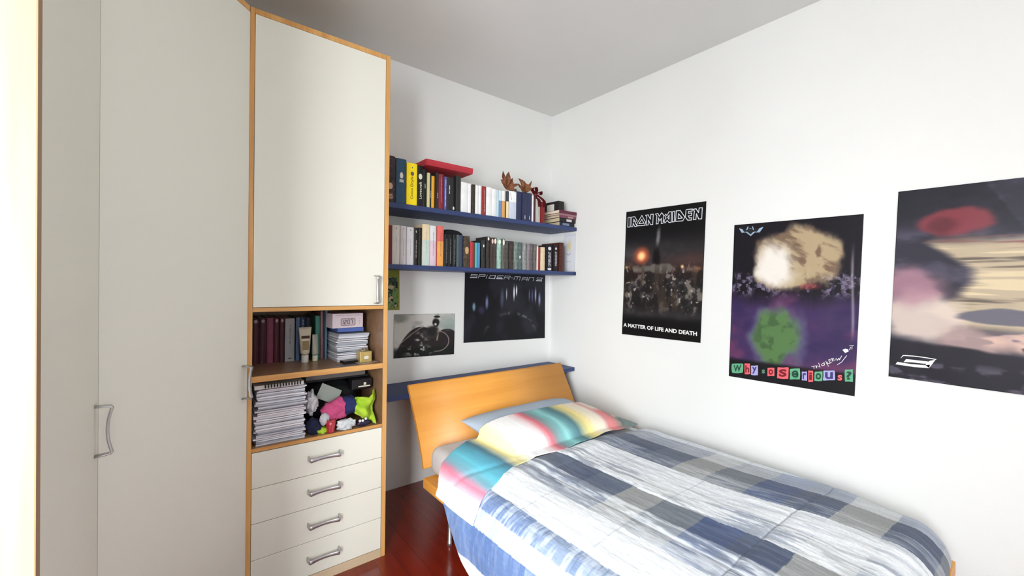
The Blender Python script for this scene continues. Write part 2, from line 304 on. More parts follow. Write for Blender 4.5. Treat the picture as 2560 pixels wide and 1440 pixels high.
def floor_mat():
    mt = bpy.data.materials.new('dark_red_parquet'); mt.use_nodes = True
    nt = mt.node_tree; N = nt.nodes; L = nt.links; b = N['Principled BSDF']
    b.inputs['Roughness'].default_value = 0.22; b.inputs['Coat Weight'].default_value = 0.4; b.inputs['Coat Roughness'].default_value = 0.12
    tc = N.new('ShaderNodeTexCoord'); mp = N.new('ShaderNodeMapping'); mp.inputs['Rotation'].default_value = (0, 0, math.radians(90))
    L.new(tc.outputs['Object'], mp.inputs[0])
    br = N.new('ShaderNodeTexBrick'); br.inputs['Scale'].default_value = 1.0; br.inputs['Brick Width'].default_value = 0.9; br.inputs['Row Height'].default_value = 0.09
    br.inputs['Mortar Size'].default_value = 0.0008; br.inputs['Color1'].default_value = (*rgb(132, 36, 18), 1); br.inputs['Color2'].default_value = (*rgb(122, 32, 17), 1)
    br.inputs['Mortar'].default_value = (*rgb(84, 24, 13), 1)
    L.new(mp.outputs[0], br.inputs['Vector'])
    m2 = N.new('ShaderNodeMapping'); m2.inputs['Scale'].default_value = (1, 0.07, 1); L.new(tc.outputs['Object'], m2.inputs[0])
    nz = N.new('ShaderNodeTexNoise'); nz.inputs['Scale'].default_value = 30; nz.inputs['Detail'].default_value = 5; L.new(m2.outputs[0], nz.inputs['Vector'])
    mx = N.new('ShaderNodeMix'); mx.data_type = 'RGBA'; mx.blend_type = 'MULTIPLY'; mx.inputs[0].default_value = 0.55
    cr = N.new('ShaderNodeValToRGB'); cr.color_ramp.elements[0].color = (0.62, 0.56, 0.56, 1); cr.color_ramp.elements[1].color = (1, 1, 1, 1)
    cr.color_ramp.elements[0].position = 0.3; cr.color_ramp.elements[1].position = 0.65
    L.new(nz.outputs['Fac'], cr.inputs[0]); L.new(br.outputs['Color'], mx.inputs[6]); L.new(cr.outputs[0], mx.inputs[7])
    L.new(mx.outputs[2], b.inputs['Base Color'])
    return mt
M_floor = floor_mat()

# ------------------------------------------------------------------ the room
XL, XR, YB, YF, ZC = -3.20, 0.0, 0.0, -3.92, 2.70
def struct(name, bm, mt, parent=None):
    o = obj(name, bm, mt, parent)
    if not parent: o['kind'] = 'structure'
    return o
struct('floor', B(XL-0.2, XR+0.2, YF-0.2, YB+0.2, -0.1, 0.0), M_floor)
struct('ceiling', B(XL-0.2, XR+0.2, YF-0.2, YB+0.2, ZC, ZC+0.1), M_ceil)
struct('wall_back', B(XL-0.2, XR+0.2, YB, YB+0.2, 0, ZC), M_wall)
struct('wall_right', B(XR, XR+0.2, YF, YB, 0, ZC), M_wall)
bm = bmesh.new()
box(bm, XL-0.2, XL, YF, WIN_Y0, 0, ZC); box(bm, XL-0.2, XL, WIN_Y1, YB, 0, ZC)
box(bm, XL-0.2, XL, WIN_Y0, WIN_Y1, WIN_Z1, ZC); box(bm, XL-0.2, XL, WIN_Y0, WIN_Y1, 0, WIN_Z0)
struct('wall_left', bm, M_wall)
RX0, RX1, RZ0, RZ1 = -2.8, -1.7, 0.9, 2.15  # opening for the added rear window that lets the fill light in
bm = bmesh.new()
box(bm, XL-0.2, RX0, YF-0.2, YF, 0, ZC); box(bm, RX1, XR+0.2, YF-0.2, YF, 0, ZC)
box(bm, RX0, RX1, YF-0.2, YF, 0, RZ0); box(bm, RX0, RX1, YF-0.2, YF, RZ1, ZC)
struct('wall_rear', bm, M_wall)
def glass_mat():
    mt = bpy.data.materials.new('window_glass'); mt.use_nodes = True
    nt = mt.node_tree; N = nt.nodes; L = nt.links
    N.remove(N['Principled BSDF'])
    tr = N.new('ShaderNodeBsdfTransparent'); gl = N.new('ShaderNodeBsdfGlossy'); gl.inputs['Roughness'].default_value = 0.02
    mx = N.new('ShaderNodeMixShader'); mx.inputs[0].default_value = 0.06
    L.new(tr.outputs[0], mx.inputs[1]); L.new(gl.outputs[0], mx.inputs[2]); L.new(mx.outputs[0], N['Material Output'].inputs[0])
    return mt
M_glass = glass_mat()
M_wframe = mat('white_window_lacquer', rgb(232, 230, 224), 0.4, var=0.02)
def window_x(name, x, y0, y1, z0, z1, n):
    fr = bmesh.new(); w = 0.06
    for k in range(n):
        a = y0+(y1-y0)*k/n; c = y0+(y1-y0)*(k+1)/n
        box(fr, x-0.03, x+0.03, a, a+w, z0, z1, 0.004); box(fr, x-0.03, x+0.03, c-w, c, z0, z1, 0.004)
        box(fr, x-0.03, x+0.03, a+w, c-w, z0, z0+w*1.4, 0.004); box(fr, x-0.03, x+0.03, a+w, c-w, z1-w, z1, 0.004)
    f = struct(name, fr, M_wframe)
    for k in range(n):
        a = y0+(y1-y0)*k/n; c = y0+(y1-y0)*(k+1)/n
        obj('pane', B(x-0.003, x+0.003, a+w, c-w, z0+w*1.4, z1-w), M_glass, f)
    return f
window_x('window_1', XL-0.12, WIN_Y0, WIN_Y1, WIN_Z0, WIN_Z1, 2)
fr = bmesh.new(); w = 0.055; y = YF-0.1  # unseen rear window, added only to admit the fill light
box(fr, RX0, RX0+w, y-0.03, y+0.03, RZ0, RZ1, 0.004); box(fr, RX1-w, RX1, y-0.03, y+0.03, RZ0, RZ1, 0.004)
box(fr, RX0+w, RX1-w, y-0.03, y+0.03, RZ0, RZ0+w, 0.004); box(fr, RX0+w, RX1-w, y-0.03, y+0.03, RZ1-w, RZ1, 0.004)
f = struct('added_fill_window', fr, M_wframe)
obj('pane', B(RX0+w, RX1-w, y-0.003, y+0.003, RZ0+w, RZ1-w), M_glass, f)

# ------------------------------------------------------------------ bow handle
def handle(parent, p0, along, out, length=0.128, reach=0.033, name='handle'):
    """aluminium bow handle: two posts and a waisted bar that dips towards the door"""
    bm = bmesh.new(); p0 = Vector(p0); al = Vector(along).normalized(); ou = Vector(out).normalized()
    side = al.cross(ou)
    path = [p0-al*length/2, p0-al*(length/2-0.001)+ou*reach*0.5, p0-al*(length/2-0.003)+ou*reach*0.92]
    wid = [0.013, 0.011, 0.0095]
    n = 14
    for i in range(n+1):
        t = i/n*2-1
        path.append(p0+al*(length/2-0.006)*t+ou*(reach-0.009*(1-t*t)))
        wid.append(0.0095-0.002*(1-t*t))
    path += [p0+al*(length/2-0.003)+ou*reach*0.92, p0+al*(length/2-0.001)+ou*reach*0.5, p0+al*length/2]
    wid += [0.0095, 0.011, 0.013]
    th = 0.0030; rings = []
    for i, p in enumerate(path):
        t = (path[min(i+1, len(path)-1)]-path[max(i-1, 0)]).normalized()
        b = t.cross(side).normalized()
        w_ = wid[i]; ring = []
        for k in range(10):
            a = 2*math.pi*k/10
            ring.append(bm.verts.new(p+side*(w_*math.cos(a))+b*(th*math.sin(a)*1.2)))
        rings.append(ring)
    for A, C in zip(rings, rings[1:]):
        for k in range(10): bm.faces.new((A[k], A[(k+1) % 10], C[(k+1) % 10], C[k]))
    bm.faces.new(rings[0]); bm.faces.new(rings[-1])
    return obj(name, bm, M_metal, parent, smooth=True)

# ------------------------------------------------------------------ tall cabinet with door, two open bays and four drawers
cx0, cx1, fy = -2.203, -1.632, -0.600
t = 0.0215; ZT = 2.385
cab = thing('tall_cabinet', 'tall cream cabinet with orange beech edges, one upper door, two open shelves and four drawers', 'cabinet', ((cx0+cx1)/2, fy/2, 0))
bm = bmesh.new()
box(bm, cx0, cx0+0.0165, fy, -0.004, 0, ZT, 0.0008, 1); box(bm, cx1-t, cx1, fy, -0.004, 0, ZT, 0.0008, 1)
box(bm, cx0+0.0165, cx1-t, fy+0.0005, -0.004, ZT-t, ZT, 0.0008, 1)
car = obj('carcass', bm, [M_wood, M_woodD], cab)
for f in car.data.polygons:                # inner faces are plain melamine
    cxw = f.center.x+cab.location.x
    if (f.normal.x > 0.5 and cxw < -2.1 and cxw > cx0+0.01) or (f.normal.x < -0.5 and cxw > -1.7 and cxw < cx1-0.01): f.material_index = 1
ix0, ix1 = cx0+0.0165, cx1-t
obj('back_panel', B(ix0, ix1, -0.014, -0.005, 0.05, ZT-t), M_woodD, cab)
shf = obj('shelf', B(ix0, ix1, fy+0.0036, -0.014, 1.185, 1.2015), M_woodD, cab); obj('edge_strip', B(ix0, ix1, fy+0.0015, fy+0.0035, 1.185, 1.2015), M_woodX, shf)
shf = obj('shelf', B(ix0, ix1, fy+0.0036, -0.014, 0.903, 0.927), M_woodD, cab); obj('edge_strip', B(ix0, ix1, fy+0.0015, fy+0.0035, 0.903, 0.927), M_woodX, shf)
shf = obj('shelf', B(ix0, ix1, fy+0.0036, -0.014, 0.6235, 0.638), M_woodD, cab); obj('edge_strip', B(ix0, ix1, fy+0.0015, fy+0.0035, 0.6235, 0.638), M_woodX, shf)
obj('plinth', B(ix0, ix1, fy+0.001, fy+0.019, 0, 0.0405), M_pale, cab)
d = obj('door', B(ix0+0.001, ix1-0.001, fy-0.001, fy+0.018, 1.2035, ZT-t-0.0015, 0.0012, 1), M_white, cab)
handle(d, (-1.690, fy-0.001, 1.277), (0, 0, 1), (0, -1, 0))
zs = [0.6215, 0.4780, 0.3355, 0.1895, 0.0425]
for a, c in zip(zs, zs[1:]):
    dr = obj('drawer', B(ix0+0.001, ix1-0.001, fy-0.001, fy+0.018, c+0.001, a-0.001, 0.0012, 1), M_white, cab)
    handle(dr, (-1.913, fy-0.001, (a+c)/2), (1, 0, 0), (0, -1, 0))

# corner wardrobe with the slanting door
bx, by = -2.585, -0.982
cw = thing('corner_wardrobe', 'tall corner wardrobe with one plain slanting cream door left of the tall cabinet', 'wardrobe', (-2.8, -0.45, 0))
nrm = Vector((1, -1, 0)).normalized(); al = Vector((1, 1, 0)).normalized()
bm = bmesh.new()
ptsb = [(-2.2045, -0.010), (-2.2045, -0.5730), (-2.6105, -0.9790), (-3.19, -0.9790), (-3.19, -0.010)]
prism(bm, [(x, y) for x, y in ptsb], 0.06, 2.36)
obj('carcass', bm, M_woodD, cw)
top = bmesh.new()
prism(top, [(-2.2045, -0.010), (-2.2045, -0.6005), (-2.583, -0.9790), (-3.19, -0.9790), (-3.19, -0.010)], 2.3635, ZT)
obj('top_board', top, M_wood, cw)
bm = bmesh.new()
prism(bm, [(-2.2045, -0.010), (-2.2045, -0.5605), (-2.623, -0.9790), (-3.19, -0.9790), (-3.19, -0.010)], 0, 0.058)
obj('plinth', bm, M_pale, cw)
bm = bmesh.new()
a = Vector((-2.2035, -0.6005, 0)); c = Vector((-2.5845, -0.9815, 0)); th_ = -nrm*0.018
prism(bm, [(a.x, a.y), (c.x, c.y), (c.x+th_.x, c.y+th_.y), (a.x+th_.x, a.y+th_.y)], 0.06, 2.3615)
d = obj('door', bm, M_white, cw)
hp = Vector((-2.2115, -0.6085, 0.913)) - al*0.006
handle(d, hp, (0, 0, 1), nrm)

# side wardrobe running towards the camera
sw = thing('side_wardrobe', 'cream side wardrobe with a pale wooden end panel at the left picture edge', 'wardrobe', (-2.89, -1.3, 0))
ye, yi = -1.625, -0.9835
bm = bmesh.new()
box(bm, -3.19, bx-0.019, ye+0.026, yi, 0.05, 2.36); obj('carcass', bm, M_woodD, sw)
obj('top_board', B(-3.19, bx, ye+0.026, yi, 2.3615, ZT), M_wood, sw)
obj('side_panel', B(-3.19, bx-0.0003, ye, ye+0.0255, 0, ZT), M_maple, sw)
obj('edge_strip', B(bx-0.0002, bx+0.0014, ye, ye+0.0255, 0, ZT), mat('brown_edge_strip', rgb(150, 116, 84), 0.5), sw)
obj('plinth', B(-3.19, bx-0.03, ye+0.026, yi, 0, 0.048), M_pale, sw)
d = obj('door', B(bx-0.018, bx, ye+0.0265, yi+0.0012, 0.05, 2.360, 0.001, 1), M_white, sw)
handle(d, (bx, -1.042, 0.917), (0, 0, 1), (1, 0, 0))

# ------------------------------------------------------------------ three navy wall shelves
def nshelf(z0, z1, label, extra=None):
    bm = B(-1.629, -0.004, -0.297, -0.003, z0, z1, 0.0012, 1)
    o = obj('wall_shelf', bm, M_navy); tag(o, label, 'shelf', 'navy wall shelves'); return o
nshelf(1.728, 1.756, 'navy blue wall shelf, the topmost one, holding books, dried leaves and a red box')
nshelf(1.388, 1.413, 'navy blue wall shelf in the middle, between the other two, full of books')
s3 = thing('wall_shelf', 'empty navy blue wall shelf, the lowest one, behind the curved headboard', 'shelf', (-0.8, -0.15, 0.646), 'navy wall shelves')
obj('board', B(-1.629, -0.004, -0.297, -0.003, 0.646, 0.674, 0.0012, 1), M_navy, s3)
obj('bracket', B(-0.024, -0.004, -0.17, -0.004, 0.58, 0.6455), M_navy, s3)

# ------------------------------------------------------------------ bed
bed = thing('bed', 'low single bed with a curved honey-coloured wooden headboard', 'bed', (-0.78, -1.4, 0))
prof = [(-0.303, 0.728), (-0.338, 0.670), (-0.372, 0.608), (-0.404, 0.555), (-0.434, 0.500), (-0.458, 0.450), (-0.478, 0.405), (-0.496, 0.360), (-0.510, 0.318)]
from mathutils import geometry as _g
def smoothp(p, n=4):
    out = []
    for i in range(len(p)-1):
        p0 = p[max(i-1, 0)]; p1 = p[i]; p2 = p[i+1]; p3 = p[min(i+2, len(p)-1)]
        for k in range(n):
            t_ = k/n
            out.append(tuple(0.5*((2*p1[j])+(-p0[j]+p2[j])*t_+(2*p0[j]-5*p1[j]+4*p2[j]-p3[j])*t_*t_+(-p0[j]+3*p1[j]-3*p2[j]+p3[j])*t_**3) for j in range(len(p1))))
    out.append(tuple(p[-1])); return out
pr = smoothp(prof)
# mean slope normal gives the board its thickness towards the wall
bm = bmesh.new(); L_ = []; R_ = []
for i, (y, z) in enumerate(pr):
    a = pr[max(i-1, 0)]; c = pr[min(i+1, len(pr)-1)]
    ty, tz = c[0]-a[0], c[1]-a[1]; l = math.hypot(ty, tz); ny, nz = -tz/l, ty/l
    if ny < 0: ny, nz = -ny, -nz
    k = 0.018
    for lst, x in ((L_, -1.386), (R_, -0.165)):
        lst.append((bm.verts.new((x, y, z)), bm.verts.new((x, y+ny*k, z+nz*k))))
for lst in (L_, R_):
    for p, q in zip(lst, lst[1:]): bm.faces.new((p[0], q[0], q[1], p[1]))
for (p, q), (r, s_) in zip(zip(L_, L_[1:]), zip(R_, R_[1:])):
    bm.faces.new((p[0], r[0], s_[0], q[0])); bm.faces.new((p[1], q[1], s_[1], r[1]))
bm.faces.new((L_[0][0], L_[0][1], R_[0][1], R_[0][0])); bm.faces.new((L_[-1][0], R_[-1][0], R_[-1][1], L_[-1][1]))
hb = obj('headboard', bm, M_head, bed)
for p in hb.data.polygons: p.use_smooth = abs(p.normal.x) < 0.5 and len(p.vertices) == 4
# steel stays that carry the headboard
for x in (-1.22, -0.33):
    bm = bmesh.new(); tube(bm, [(x, -0.442, 0.44), (x, -0.462, 0.37), (x, -0.490, 0.30), (x, -0.500, 0.24), (x, -0.56, 0.238)], 0.012, 10, up=Vector((1, 0, 0)))
    obj('headboard_stay', bm, M_metal, bed, smooth=True)
bm = bmesh.new()
box(bm, -1.418, -1.30, -2.36, -0.565, 0.25, 0.30, 0.002, 1); box(bm, -0.26, -0.142, -2.36, -0.565, 0.25, 0.30, 0.002, 1)
box(bm, -1.30, -0.26, -0.68, -0.565, 0.25, 0.30, 0.002, 1); box(bm, -1.30, -0.26, -2.36, -2.25, 0.25, 0.30, 0.002, 1)
for k in range(11): box(bm, -1.30, -0.26, -0.80-k*0.135, -0.735-k*0.135, 0.27, 0.29)
obj('bed_frame', bm, M_head, bed)
for x, y in ((-1.345, -0.72), (-0.215, -0.72), (-1.345, -2.22), (-0.215, -2.22)):
    bm = bmesh.new(); lathe(bm, [(0.013, 0), (0.013, 0.02), (0.011, 0.022), (0.011, 0.245), (0.03, 0.246), (0.03, 0.25)], (x, y, 0), 16)
    obj('leg', bm, M_metal, bed, smooth=True)
# ------------------------------------------------------------------ mattress, pillow, duvet and folded-over sheet
bm = B(-1.372, -0.205, -2.29, -0.532, 0.301, 0.448, 0.05, 4)
for v in bm.verts:
    if v.co.z > 0.36: v.co.z -= 0.045*min(1, max(0, (-0.7-v.co.y)/1.5))+0.012*max(0, min(1, (v.co.x+0.7)/0.5))
mt_ = obj('mattress', bm, mat('pale_grey_sheet', rgb(214, 210, 208), 0.85, var=0.02, bump=0.15, bscale=25), smooth=True)
tag(mt_, 'mattress in a pale grey fitted sheet, its corner showing beside the headboard', 'mattress')

PCX, PCY, PHX, PHY = -0.725, -0.725, 0.420, 0.245
def pillow_top(x, y, sgn=1):
    u = np.clip((x-PCX)/PHX, -1, 1); v = np.clip((y-PCY)/PHY, -1, 1)
    zc = 0.496+0.022*v+0.006*np.clip(u*-1, 0, 1)*np.clip(v, 0, 1)
    h = 0.062*((1-u**4)*(1-v**4))**0.5*(1-0.25*u*u*v*v)
    return zc+sgn*h, h
nu, nv = 90, 50
def pil_side(sgn):
    uu = np.linspace(-1, 1, nu)[:, None]; vv = np.linspace(-1, 1, nv)[None, :]
    uu = np.sign(uu)*(1-(1-np.abs(uu))**1.6); vv = np.sign(vv)*(1-(1-np.abs(vv))**1.6)
    pin = 1-0.05*(1-uu**2)*np.abs(vv)**3*0-0.06*(1-vv**2)*np.abs(uu)**3
    x = PCX+uu*PHX*pin+0*vv; y = PCY+vv*PHY*(1-0.05*(1-uu**2)*np.abs(vv)**3)+0*uu
    z, h = pillow_top(PCX+uu*PHX+0*vv, PCY+vv*PHY+0*uu, sgn)
    z = z+0.003*(fbm(uu*3+5, vv*3+5, 3)-0.5)*(h > 0.01)
    if sgn < 0: z = np.maximum(z, 0.452)
    return np.stack([x, y, z], -1).reshape(-1, 3)
bm = bmesh.new()
for sg in (1, -1):
    me = grid_mesh('tmp', pil_side(sg), nu, nv); bm.from_mesh(me); bpy.data.meshes.remove(me)
bmesh.ops.remove_doubles(bm, verts=bm.verts[:], dist=0.0008)
pil = obj('pillow', bm, mat('light_blue_pillowcase', rgb(176, 192, 208), 0.8, var=0.03, bump=0.12, bscale=60), smooth=True)
tag(pil, 'light blue pillow leaning on the headboard under the striped sheet', 'pillow')

XE_L, XE_R, YE_F, RL, RR, RF = -1.405, -0.185, -2.235, 0.105, 0.105, 0.12
def ztop(x, y):
    z = 0.474-0.036*sm(-0.55, -0.19, x)-0.012*sm(-1.25, -1.42, x)
    z = z-0.02*sm(-2.0, -2.25, y)
    return z
def drape(a, b, top, left=True, foot=True, dmax=None):
    """a, b: cloth coordinates on the flat; beyond the bed edge the cloth rolls off and hangs"""
    cx = np.clip(a, XE_L, XE_R); cy = np.maximum(b, YE_F) if foot else b
    dx = a-cx; dy = b-cy; d = np.hypot(dx, dy); dd = np.maximum(d, 1e-9)
    if dmax is not None: d = np.minimum(d, dmax)
    nx, ny = dx/dd, dy/dd; r = RL
    th = np.minimum(d/r, math.pi/2)
    rad = r*np.sin(th); drop = r*(1-np.cos(th))+np.maximum(d-r*math.pi/2, 0)
    rad = rad+0.02*np.sin(np.clip((d-0.1)/0.3, 0, 1)*math.pi)
    x = cx+nx*rad; y = cy+ny*rad
    z = top(cx, cy)-drop
    return x, y, z, nx, ny, d
def crinkle(a, b):
    """long creases running down the bed plus fine crumple"""
    w = 0.010*(fbm(a*9+3, b*1.6+2, 3, 1)-0.5)+0.006*(fbm(a*26, b*4.5, 3, 5)-0.5)+0.0022*(fbm(a*70, b*22, 2, 9)-0.5)
    return w
# plaid of the duvet cover
NAVY = np.array([68, 80, 106.]); NAVY2 = np.array([84, 95, 116.]); SLATE = np.array([108, 116, 126.]); TAUPE = np.array([148, 150, 150.]); INK = np.array([64, 80, 118.])
weft = [(-0.80, NAVY2), (-1.18, NAVY), (-1.34, NAVY2), (-1.50, TAUPE), (-1.64, SLATE), (-1.80, INK), (-1.93, NAVY), (-2.075, TAUPE), (-2.215, NAVY), (-2.36, SLATE), (-2.50, TAUPE), (-2.7, NAVY)]
# columns across the bed from the wall: (flat position where it starts, lightness share, streakiness)
warp = [(0.3, 0.75, 0.2), (-0.12, 0.80, 0.1), (-0.215, 0.52, 0.15), (-0.385, 0.0, 0.12), (-0.53, 0.22, 0.45), (-0.65, 0.92, 0.35), (-0.80, 0.80, 0.8), (-0.93, 0.04, 0.15), (-1.06, 0.50, 0.65), (-1.165, 0.62, 0.35), (-1.215, 1.0, 0.02), (-1.40, 0.34, 0.6), (-1.49, 0.72, 0.5), (-1.55, 0.02, 0.2), (-1.695, 0.85, 0.4)]
def plaid(a, b):
    a = a-sm(-1.55, -2.5, b)*0.16*sm(-1.3, -0.4, a)
    c = np.zeros(a.shape+(3,)); c[:] = weft[0][1]
    jb = b+0.004*(fbm(a*30, b*3, 2, 3)-0.5)
    for y0, col in weft: c = np.where((jb < y0)[..., None], col, c)
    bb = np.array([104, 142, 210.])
    c = mixc(c, c*0.45+bb*0.55, sm(-1.15, -1.40, a)*0.9)  # bluish brightness of the strongly lit left side mixed into the colour
    ja = a+0.006*(fbm(a*8, b*14, 2, 4)-0.5)
    li = np.zeros(a.shape); st = np.zeros(a.shape)
    for x0, l, s_ in warp: li = np.where(ja < x0, l, li); st = np.where(ja < x0, s_, st)
    sd = sm(-1.38, -1.41, a)
    streak = fbm(a*60, b*7, 4, 21)*(1-sd)+fbm(a*7, b*55, 4, 22)*sd; streak2 = fbm(a*170, b*22, 3, 31)*(1-sd)+fbm(a*22, b*150, 3, 32)*sd
    s_ = sm(0.40, 0.62, streak*0.65+streak2*0.35)
    li = np.clip(li+st*(s_-0.35)*0.75, 0, 1)
    white = np.array([238, 242, 246.])
    c = mixc(c, white, li)
    thread = 0.95+0.1*vnoise(a*900, b*60, 2)
    c = c*thread[..., None]
    # quilting and seam lines
    for y0 in (-1.985, -1.33, -1.655): 
        c = mixc(c, np.array([70, 80, 98.]), 0.55*np.exp(-((b-y0-0.006*np.sin(a*5))/0.0022)**2)*(1 if y0 < -1.9 else 0.35))
    c = mixc(c, white, 0.8*np.exp(-((a+1.125)/0.0035)**2))
    c = mixc(c, np.array([90, 105, 130.]), 0.5*np.exp(-((a+1.555)/0.0018)**2)*(np.sin(b*420) > -0.2))
    return to_lin(c)
na, nb = 520, 560
A_ = np.linspace(0.005, -1.82, na)[:, None]+np.zeros((1, nb)); B_ = np.zeros((na, 1))+np.linspace(-0.86, -2.44, nb)[None, :]
hem = 0.30*sm(-0.80, -1.30, B_)+0.095+0.015*np.sin(B_*9)          # how far the left side hangs
A_ = np.where(A_ < XE_L, XE_L+(A_-XE_L)/(1.82+XE_L)*hem, A_)
x, y, z, nx, ny, d = drape(A_, B_, ztop)
puff = 0.014*np.sin(np.clip((A_+1.45)/1.3, 0, 1)*math.pi)*0.3
w_ = crinkle(A_, B_)+puff
for y0 in (-1.985,): w_ = w_-0.003*np.exp(-((B_-y0-0.006*np.sin(A_*5))/0.008)**2)
w_ = w_-0.005*np.exp(-((A_+1.125)/0.012)**2)+0.006*sm(-1.04, -1.12, B_)*np.exp(-((B_+1.10)/0.05)**2)
gone = sm(-1.06, -0.98, B_)           # stays flat where the sheet covers it
w_ = w_*(1-gone)-0.020*gone*(A_ > -1.5)*1.0
onflat = d < 1e-6
n_x = np.where(onflat, 0, nx*np.sin(np.minimum(d/RL, math.pi/2))); n_y = np.where(onflat, 0, ny*np.sin(np.minimum(d/RL, math.pi/2)))
n_z = np.where(onflat, 1, np.cos(np.minimum(d/RL, math.pi/2)))
x = x+n_x*w_; y = y+n_y*w_; z = z+n_z*w_
x = np.minimum(x, -0.006)
cols = plaid(A_, B_)
me = grid_mesh('duvet', np.stack([x, y, z], -1).reshape(-1, 3), na, nb, cols)
M_duvet = vcmat('plaid_cotton', 0.85, bump=0.35, bscale=90, spec=0.15, sheen=0.15, bstretch=(2, 0.5, 1))
dv = link('duvet', me, M_duvet, smooth=True)
tag(dv, 'blue, grey and white plaid duvet covering the bed', 'duvet')
sol = dv.modifiers.new('thickness', 'SOLIDIFY'); sol.thickness = 0.012; sol.offset = -1.0

# folded-over striped sheet
def sheet_top(cx, cy):
    b0 = ztop(cx, cy)*0+0.470-0.022*sm(-0.55, -0.2, cx)-0.012*sm(-1.25, -1.42, cx)
    p, h = pillow_top(cx, cy)
    inside = (np.abs(cx-PCX) < PHX) & (np.abs(cy-PCY) < PHY)
    p = np.where(inside, p, 0)
    k = 0.018
    # smooth maximum of bed and pillow
    hh = np.clip(0.5+0.5*(p-b0)/k, 0, 1)
    return b0*(1-hh)+p*hh+k*hh*(1-hh)
na, nb = 360, 130
aa = np.linspace(-0.185, -1.548, na)[:, None]; tt = np.linspace(0, 1, nb)[None, :]
ks = np.array([-1.60, -1.52, -1.44, -1.35, -1.22, -1.05, -0.6, -0.25, -0.05])
yt = np.interp(-aa, -ks[::-1], np.array([-0.915, -0.890, -0.80, -0.735, -0.665, -0.675, -0.690, -0.700, -0.740])[::-1])
yb = np.interp(-aa, -ks[::-1], np.array([-1.20, -1.185, -1.150, -1.125, -1.065, -1.035, -1.030, -1.000, -0.985])[::-1])
yb = yb+0.008*np.sin(aa*9)+0.004*np.sin(aa*23)
AA = aa+0*tt; BB = yt+(yb-yt)*tt
# blur the height so that the cloth bridges hollows
x, y, z, nx, ny, d = drape(AA, BB, sheet_top, foot=False)
zz = z.copy()
for _ in range(10):
    zz[1:-1, :] = (zz[:-2, :]+2*zz[1:-1, :]+zz[2:, :])/4
    zz[:, 1:-1] = (zz[:, :-2]+2*zz[:, 1:-1]+zz[:, 2:])/4
z = np.maximum(zz, z-0.002)
w_ = 0.010+0.006*(fbm(AA*14, BB*3, 3, 12)-0.5)+0.005*np.sin(np.clip(tt, 0, 1)*math.pi)
w_ = w_-0.004*np.exp(-((BB+1.0+0.12*(AA+1.3))/0.02)**2)*sm(-1.0, -1.3, AA)
onf = np.minimum(d/RL, math.pi/2)
x = x+np.where(d > 1e-6, nx*np.sin(onf), 0)*w_; z = z+np.cos(onf)*w_
x = np.minimum(x, -0.012)
# colour bands across the sheet, each fading into the next
ST = [(-0.02, (120, 140, 140)), (-0.24, (130, 146, 144)), (-0.31, (150, 146, 140)), (-0.385, (226, 140, 140)), (-0.43, (222, 150, 150)), (-0.47, (240, 230, 214)), (-0.535, (244, 234, 208)), (-0.59, (244, 226, 150)), (-0.635, (196, 196, 150)), (-0.675, (92, 128, 138)), (-0.72, (110, 160, 166)),
      (-0.765, (156, 216, 214)), (-0.80, (130, 186, 188)), (-0.845, (140, 156, 160)), (-0.885, (226, 120, 132)), (-0.93, (246, 220, 222)), (-0.98, (250, 250, 250)), (-1.08, (250, 250, 248)), (-1.135, (250, 242, 184)), (-1.17, (246, 236, 170)), (-1.20, (190, 196, 176)), (-1.225, (92, 134, 152)),
      (-1.27, (100, 176, 202)), (-1.345, (118, 214, 236)), (-1.41, (150, 200, 218)), (-1.445, (236, 136, 160)), (-1.475, (244, 180, 194)), (-1.50, (250, 246, 248)), (-1.60, (250, 250, 252))]
pa = -np.array([s_[0] for s_ in ST])
warpn = AA+0.012*(fbm(AA*5, BB*9, 3, 14)-0.5)+0.010*(fbm(AA*60, BB*10, 2, 15)-0.5)
# towards the hem on the side, the bands follow the cloth
cols = np.stack([np.interp(-warpn, pa, np.array([s_[1][k] for s_ in ST])) for k in range(3)], -1)
redfade = (sm(-0.455, -0.40, AA)*sm(-0.88, -0.80, BB))[..., None]
cols = cols*(1-redfade)+np.array([238, 228, 214.])*redfade
cols = to_lin(cols*(0.98+0.04*vnoise(AA*400, BB*200, 3))[..., None])
me = grid_mesh('sheet', np.stack([x, y, z], -1).reshape(-1, 3), na, nb, cols)
sh = link('folded_sheet', me, vcmat('striped_cotton', 0.8, bump=0.12, bscale=120, spec=0.15), smooth=True)
tag(sh, 'folded-over sheet with rainbow watercolour stripes lying over the pillow', 'sheet')
sol = sh.modifiers.new('thickness', 'SOLIDIFY'); sol.thickness = 0.004; sol.offset = -1.0
